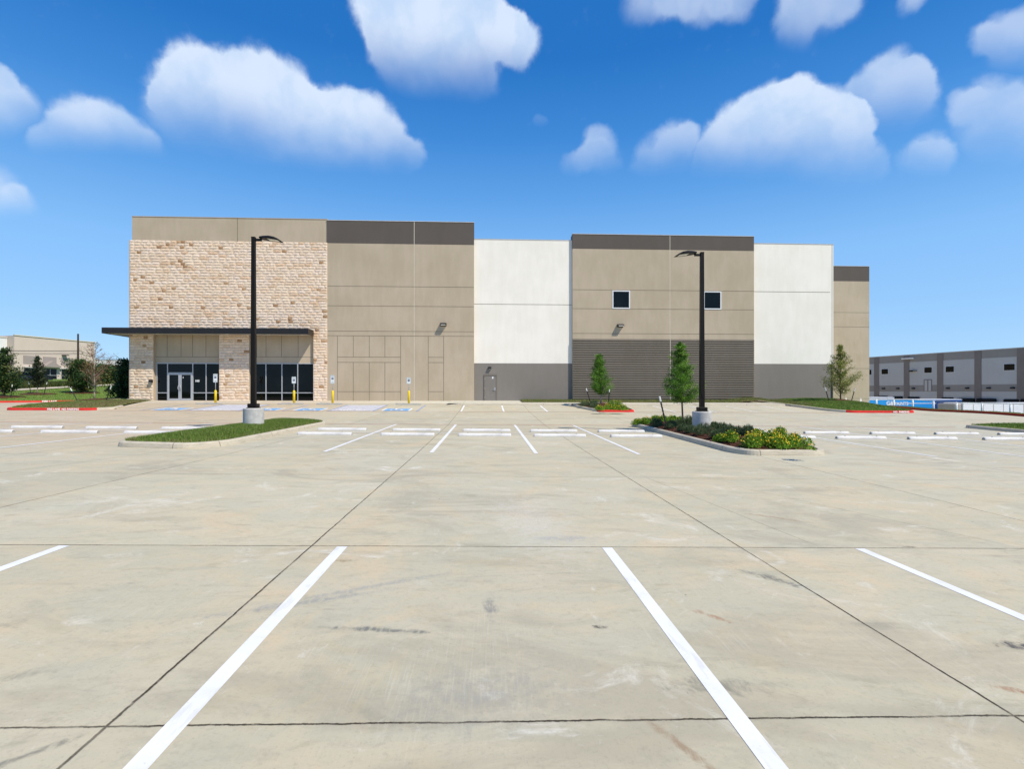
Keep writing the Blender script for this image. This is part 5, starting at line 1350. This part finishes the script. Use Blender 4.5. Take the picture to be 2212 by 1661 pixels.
lw2 = empty('white_warehouse', (WW.a.x, WW.a.y, 0), WW.rz, 'lower white warehouse just left of the stone corner', 'building')
mb = MB(); mb.box(WW.s(205), WW.s(420), 0, 30, EYE + .5, WW.z(250, 777.8)); mb.build('wall', 'far_white_wall', lw2)
mb = MB(); mb.box(WW.s(205), WW.s(420), -.1, .3, WW.z(250, 777.8), WW.z(250, 777.2)); mb.build('parapet_cap', 'joint_sealant', lw2)
# dark parked cars before the office
def car(X, Y, z, rz, label):
    r = empty('parked_car', (X, Y, z), rz, label, 'car', 'dark cars parked before the office')
    prof = [(-2.25, .35), (-2.28, .75), (-2.1, .92), (-1.35, 1.0), (-.85, 1.45), (.75, 1.5), (1.75, 1.05), (2.25, .95), (2.3, .4)]
    mb = MB(); n = len(prof); vs = []
    for yy, k in ((-.9, 1), (.9, 1)): vs += [(x, yy * (1 if zq < 1.02 else .78), zq) for x, zq in prof]
    mb.add(vs, [tuple(range(n)), tuple(range(2 * n - 1, n - 1, -1))] + [(i, i + n, (i + 1) % n + n, (i + 1) % n) for i in range(n)]); b_ = mb.build('body', 'car_paint', r)
    g = MB()
    for sy in (-1, 1):
        g.add([(-1.2, sy * .875, 1.04), (1.5, sy * .875, 1.08), (.7, sy * .735, 1.44), (-.8, sy * .735, 1.40)], [(0, 1, 2, 3)])
    g.build('windows', 'dark_glass', b_, fixn=False)
    for sx in (-1.4, 1.4):
        for sy in (-.85, .65):
            w = MB(); w.tube([(sx, sy, .34), (sx, sy + .2, .34)], .34, 16); w.build('wheel', 'tyre', r)
cx_, cy_, cz_ = hb(44, 827); car(cx_, cy_, cz_, WL.rz, 'dark car parked before the office, left one')
cx_, cy_, cz_ = hb(63, 826.5); car(cx_, cy_, cz_, WL.rz, 'dark car parked before the office, right one')
# utility pole and wires
UY = 78; ux = wx(168.6, UY); uz = hill(ux, UY)
up = empty('utility_pole', (ux, UY, uz), 0, 'dark wooden utility pole on the west lawn', 'utility pole')
H = wz(168, 721, UY) - uz
mb = MB(); mb.tube([(0, 0, -.5), (0, 0, H)], [.15, .11], 12); mb.build('pole', 'utility_wood', up, True)
mb = MB()
for (xa, ya, yp, xb, yb, Yb) in ((-300, 750, 757.6, 278, 776.6, 120), (-300, 757, 763, 278, 778, 120), (-300, 751.5, 758.6, None, 0, 0), (-300, 760, 765, None, 0, 0)):
    p0 = Vector(at(xa, ya, UY * .75)); p1 = Vector(at(168.6, yp, UY)); o_ = Vector((ux, UY, uz))
    def sag(p, q, s): return [tuple(p.lerp(q, t / 12) - Vector((0, 0, s * 4 * (t / 12) * (1 - t / 12))) - o_) for t in range(13)]
    mb.tube(sag(p0, p1, .12), .030, 4)
    if xb: mb.tube(sag(p1, Vector(at(xb, yb, Yb)), .4), .032, 4)
mb.build('wires', 'wire_black', up, fixn=False)

# ------------------------------------------------------------------ sky, sun, camera
W = bpy.data.worlds.new('World'); SC.world = W; W.use_nodes = True
nt = NT(W.node_tree); bg = W.node_tree.nodes['Background']
sky = nt.n('ShaderNodeTexSky'); sky.sky_type = 'NISHITA'; sky.sun_disc = False
sky.sun_elevation = math.radians(53.8); sky.sun_rotation = math.radians(128.7); sky.altitude = 150; sky.air_density = 1.0; sky.dust_density = .2; sky.ozone_density = 1.5
tc = nt.n('ShaderNodeTexCoord'); D = nt.vm('NORMALIZE', tc.outputs['Generated'])
s = nt.n('ShaderNodeSeparateXYZ'); nt.l.new(D, s.inputs[0])
az = nt.m('ARCTAN2', s.outputs[0], s.outputs[1]); el = nt.m('ARCSINE', s.outputs[2])
cmb = nt.n('ShaderNodeCombineXYZ'); nt.l.new(az, cmb.inputs[0]); nt.l.new(el, cmb.inputs[1])
P0 = cmb.outputs[0]
# billowy edges: bend the coordinates
def warp(P, scale, amt, detail):
    nd = nt.n('ShaderNodeTexNoise'); nt.l.new(P, nd.inputs['Vector']); nd.inputs['Scale'].default_value = scale; nd.inputs['Detail'].default_value = detail; nd.inputs['Roughness'].default_value = .55
    v = nt.vm('SUBTRACT', nd.outputs['Color'], (.5, .5, .5)); return nt.vm('MULTIPLY_ADD', v, (amt, amt, 0), P)
P = warp(warp(P0, 9, .050, 5), 34, .014, 4)
P2 = warp(P0, 7, .05, 4)
L_ = lambda x, y: (x * .5, y * .5); R_ = lambda x, y: (1105.6 + x * .5, y * .5)
# each cloud: picture of its lobes, strength, and the slanting level at which its base thins out
cl = [(L_, [(870, 350, 115), (1000, 430, 140), (1110, 400, 115), (1215, 420, 110), (1050, 520, 170), (720, 420, 55), (850, 470, 150), (1450, 540, 120), (1560, 580, 130), (1630, 660, 110), (1755, 660, 60), (1300, 540, 130), (1380, 640, 130), (950, 390, 80)], 1.0, (360, 325, 880, 385, 165)),
      (L_, [(340, 550, 105), (250, 590, 85), (460, 570, 105), (560, 610, 95), (420, 640, 150), (640, 660, 75), (190, 620, 60)], .85, (80, 325, 340, 345, 120)),
      (L_, [(-20, 400, 95), (20, 330, 40), (70, 450, 75), (-10, 500, 100)], .8, (-40, 300, 80, 280, 120)),
      (L_, [(-40, 860, 110), (80, 900, 65)], .75, (-40, 480, 80, 470, 90)),
      (L_, [(1650, 70, 95), (1790, 30, 150), (1950, 70, 150), (1860, 190, 170), (1780, 290, 100), (1980, 290, 120), (2040, 370, 75), (2140, 90, 55), (2150, 170, 60), (2215, 120, 50), (2235, 190, 70), (1720, 170, 100)], 1.0, (780, 195, 1150, 240, 170)),
      (R_, [(600, -10, 90), (720, 0, 70), (830, 10, 85), (960, -10, 80), (1320, -10, 130), (1220, 90, 75), (1210, 200, 60), (1430, 0, 80), (1730, -20, 60)], .62, (1380, 95, 1850, 125, 110)),
      (R_, [(1110, 480, 95), (1200, 470, 90), (1020, 550, 100), (1190, 570, 140), (940, 660, 100), (1100, 670, 150), (1330, 580, 130), (1300, 700, 150), (1430, 740, 100), (870, 710, 75), (1430, 560, 90), (1530, 700, 70)], .98, (1480, 390, 1880, 405, 190)),
      (R_, [(1620, 320, 75), (1570, 410, 100), (1690, 390, 85), (1735, 320, 45), (1610, 520, 90), (1770, 400, 55), (1480, 450, 70), (1700, 480, 80)], .72, (1780, 300, 2010, 300, 160)),
      (R_, [(710, 610, 70), (630, 665, 80), (770, 590, 45), (560, 700, 55), (700, 690, 80), (380, 600, 48), (370, 680, 60), (280, 700, 50)], .62, (1200, 385, 1520, 385, 120)),
      (R_, [(130, 515, 26)], .3, (1100, 285, 1250, 285, 60)),
      (R_, [(2130, 130, 75), (2230, 180, 110), (2050, 170, 60), (2180, 250, 90)], .60, (2080, 175, 2220, 175, 120)),
      (R_, [(2060, 450, 90), (2160, 560, 120), (2000, 530, 85), (2230, 500, 120), (1930, 480, 60), (2080, 640, 100)], .60, (2000, 350, 2220, 365, 170)),
      (R_, [(1800, 660, 55), (1720, 700, 55), (1880, 680, 45), (1800, 730, 70)], .55, (1920, 385, 2080, 385, 100))]
total = None
for mapf, blobs, op, (ux1, uy1, ux2, uy2, uh) in cl:
    acc = None
    for (a, b, r) in blobs:
        dx, dy = mapf(a, b); u, v, w = ray(dx, dy); L = math.sqrt(u * u + v * v + w * w)
        A, E = math.atan2(u, v), math.asin(w / L); cc = F / math.cos(math.atan((dx - CX) / F))
        rr = r * .5 * 1.78 / F; ct = math.cos(math.atan((dx - CX) / F)); ra = rr * ct * ct * 1.02; re = rr * ct * math.cos(E) ** 2
        q = nt.vm('MULTIPLY_ADD', P, (1 / ra, 1 / re, 0), (-A / ra, -E / re, 0))
        f = nt.ss(nt.vm('DOT_PRODUCT', q, q), 0, 1, 1, 0)
        acc = f if acc is None else nt.m('ADD', acc, f)
    fine = nt.noise(P0, 30, 6, .65)
    g = nt.m('ADD', acc, nt.m('MULTIPLY', nt.m('SUBTRACT', fine, .5), .42))
    def AE(x, y): u, v, w = ray(x, y); return math.atan2(u, v), math.asin(w / math.sqrt(u * u + v * v + w * w))
    (a1, e1), (a2, e2) = AE(ux1, uy1), AE(ux2, uy2); k = (e2 - e1) / (a2 - a1); hh = AE((ux1 + ux2) / 2, (uy1 + uy2) / 2 - uh)[1] - (e1 + e2) / 2
    lev = nt.vm('DOT_PRODUCT', P2, (-k, 1, 0))
    base = nt.ss(lev, e1 - k * a1, e1 - k * a1 + hh)
    g = nt.m('MULTIPLY', nt.m('MULTIPLY', nt.ss(g, .02, .75 if op > .9 else 1.3), base), op)   # crisp crowns, bases that thin out
    total = g if total is None else nt.m('MAXIMUM', total, g)
shp = nt.noise(P, 13, 5, .55)
ccol = nt.mix(nt.ss(shp, .32, .62), (3.7, 4.75, 6.3, 1), (4.7, 5.45, 6.6, 1))
hs_ = nt.n('ShaderNodeHueSaturation'); nt.l.new(sky.outputs[0], hs_.inputs['Color']); hs_.inputs['Saturation'].default_value = 1.3; hs_.inputs['Value'].default_value = .95
cr = nt.n('ShaderNodeValToRGB'); nt.l.new(nt.m('MULTIPLY', el, 1 / 1.5708), cr.inputs[0])
E_ = cr.color_ramp.elements
for pos, col in ((0, (2.6, 4.4, 6.6)), (.06, (2.2, 4.0, 6.5)), (.15, (1.7, 3.6, 6.45)), (.22, (.85, 2.55, 5.6)), (.287, (.32, 1.72, 4.75)), (.36, (.10, 1.15, 3.85)), (1, (.02, .7, 2.8))):
    e = E_[0] if pos == 0 else (E_[-1] if pos == 1 else E_.new(pos)); e.position = pos; e.color = tuple(k / 10 for k in col) + (1,)
tint = nt.vm('SCALE', cr.outputs[0]); tint.node.inputs['Scale'].default_value = 10
blue = nt.mix(.82, hs_.outputs[0], tint)
full = nt.mix(nt.m('MULTIPLY', total, .95), blue, ccol)
nt.l.new(full, bg.inputs[0]); bg.inputs[1].default_value = .145
W.cycles.sampling_method = 'MANUAL'; W.cycles.sample_map_resolution = 512

sd = bpy.data.lights.new('sun', 'SUN'); sd.energy = 4.7; sd.angle = math.radians(.5); sd.color = (1, .92, .785)
so = bpy.data.objects.new('sun', sd); COL.objects.link(so)
so.rotation_euler = Vector((-.60, .48, -1.0)).to_track_quat('-Z', 'Y').to_euler(); so.location = (30, -20, 50)
cd = bpy.data.cameras.new('camera'); cam = bpy.data.objects.new('camera', cd); COL.objects.link(cam); SC.camera = cam
cd.sensor_width = 36; cd.lens = 36 * F / 2211; cd.shift_y = 14.5 / 2211; cd.clip_start = .05; cd.clip_end = 5000
cam.location = (0, 0, EYE); cam.rotation_euler = (math.pi / 2, 0, -TH)
SC.view_settings.view_transform = 'Standard'; SC.view_settings.look = 'None'; SC.view_settings.exposure = .10; SC.view_settings.gamma = 1
SC.view_settings.use_curve_mapping = False
SC.cycles.max_bounces = 6; SC.cycles.diffuse_bounces = 3; SC.cycles.transparent_max_bounces = 4
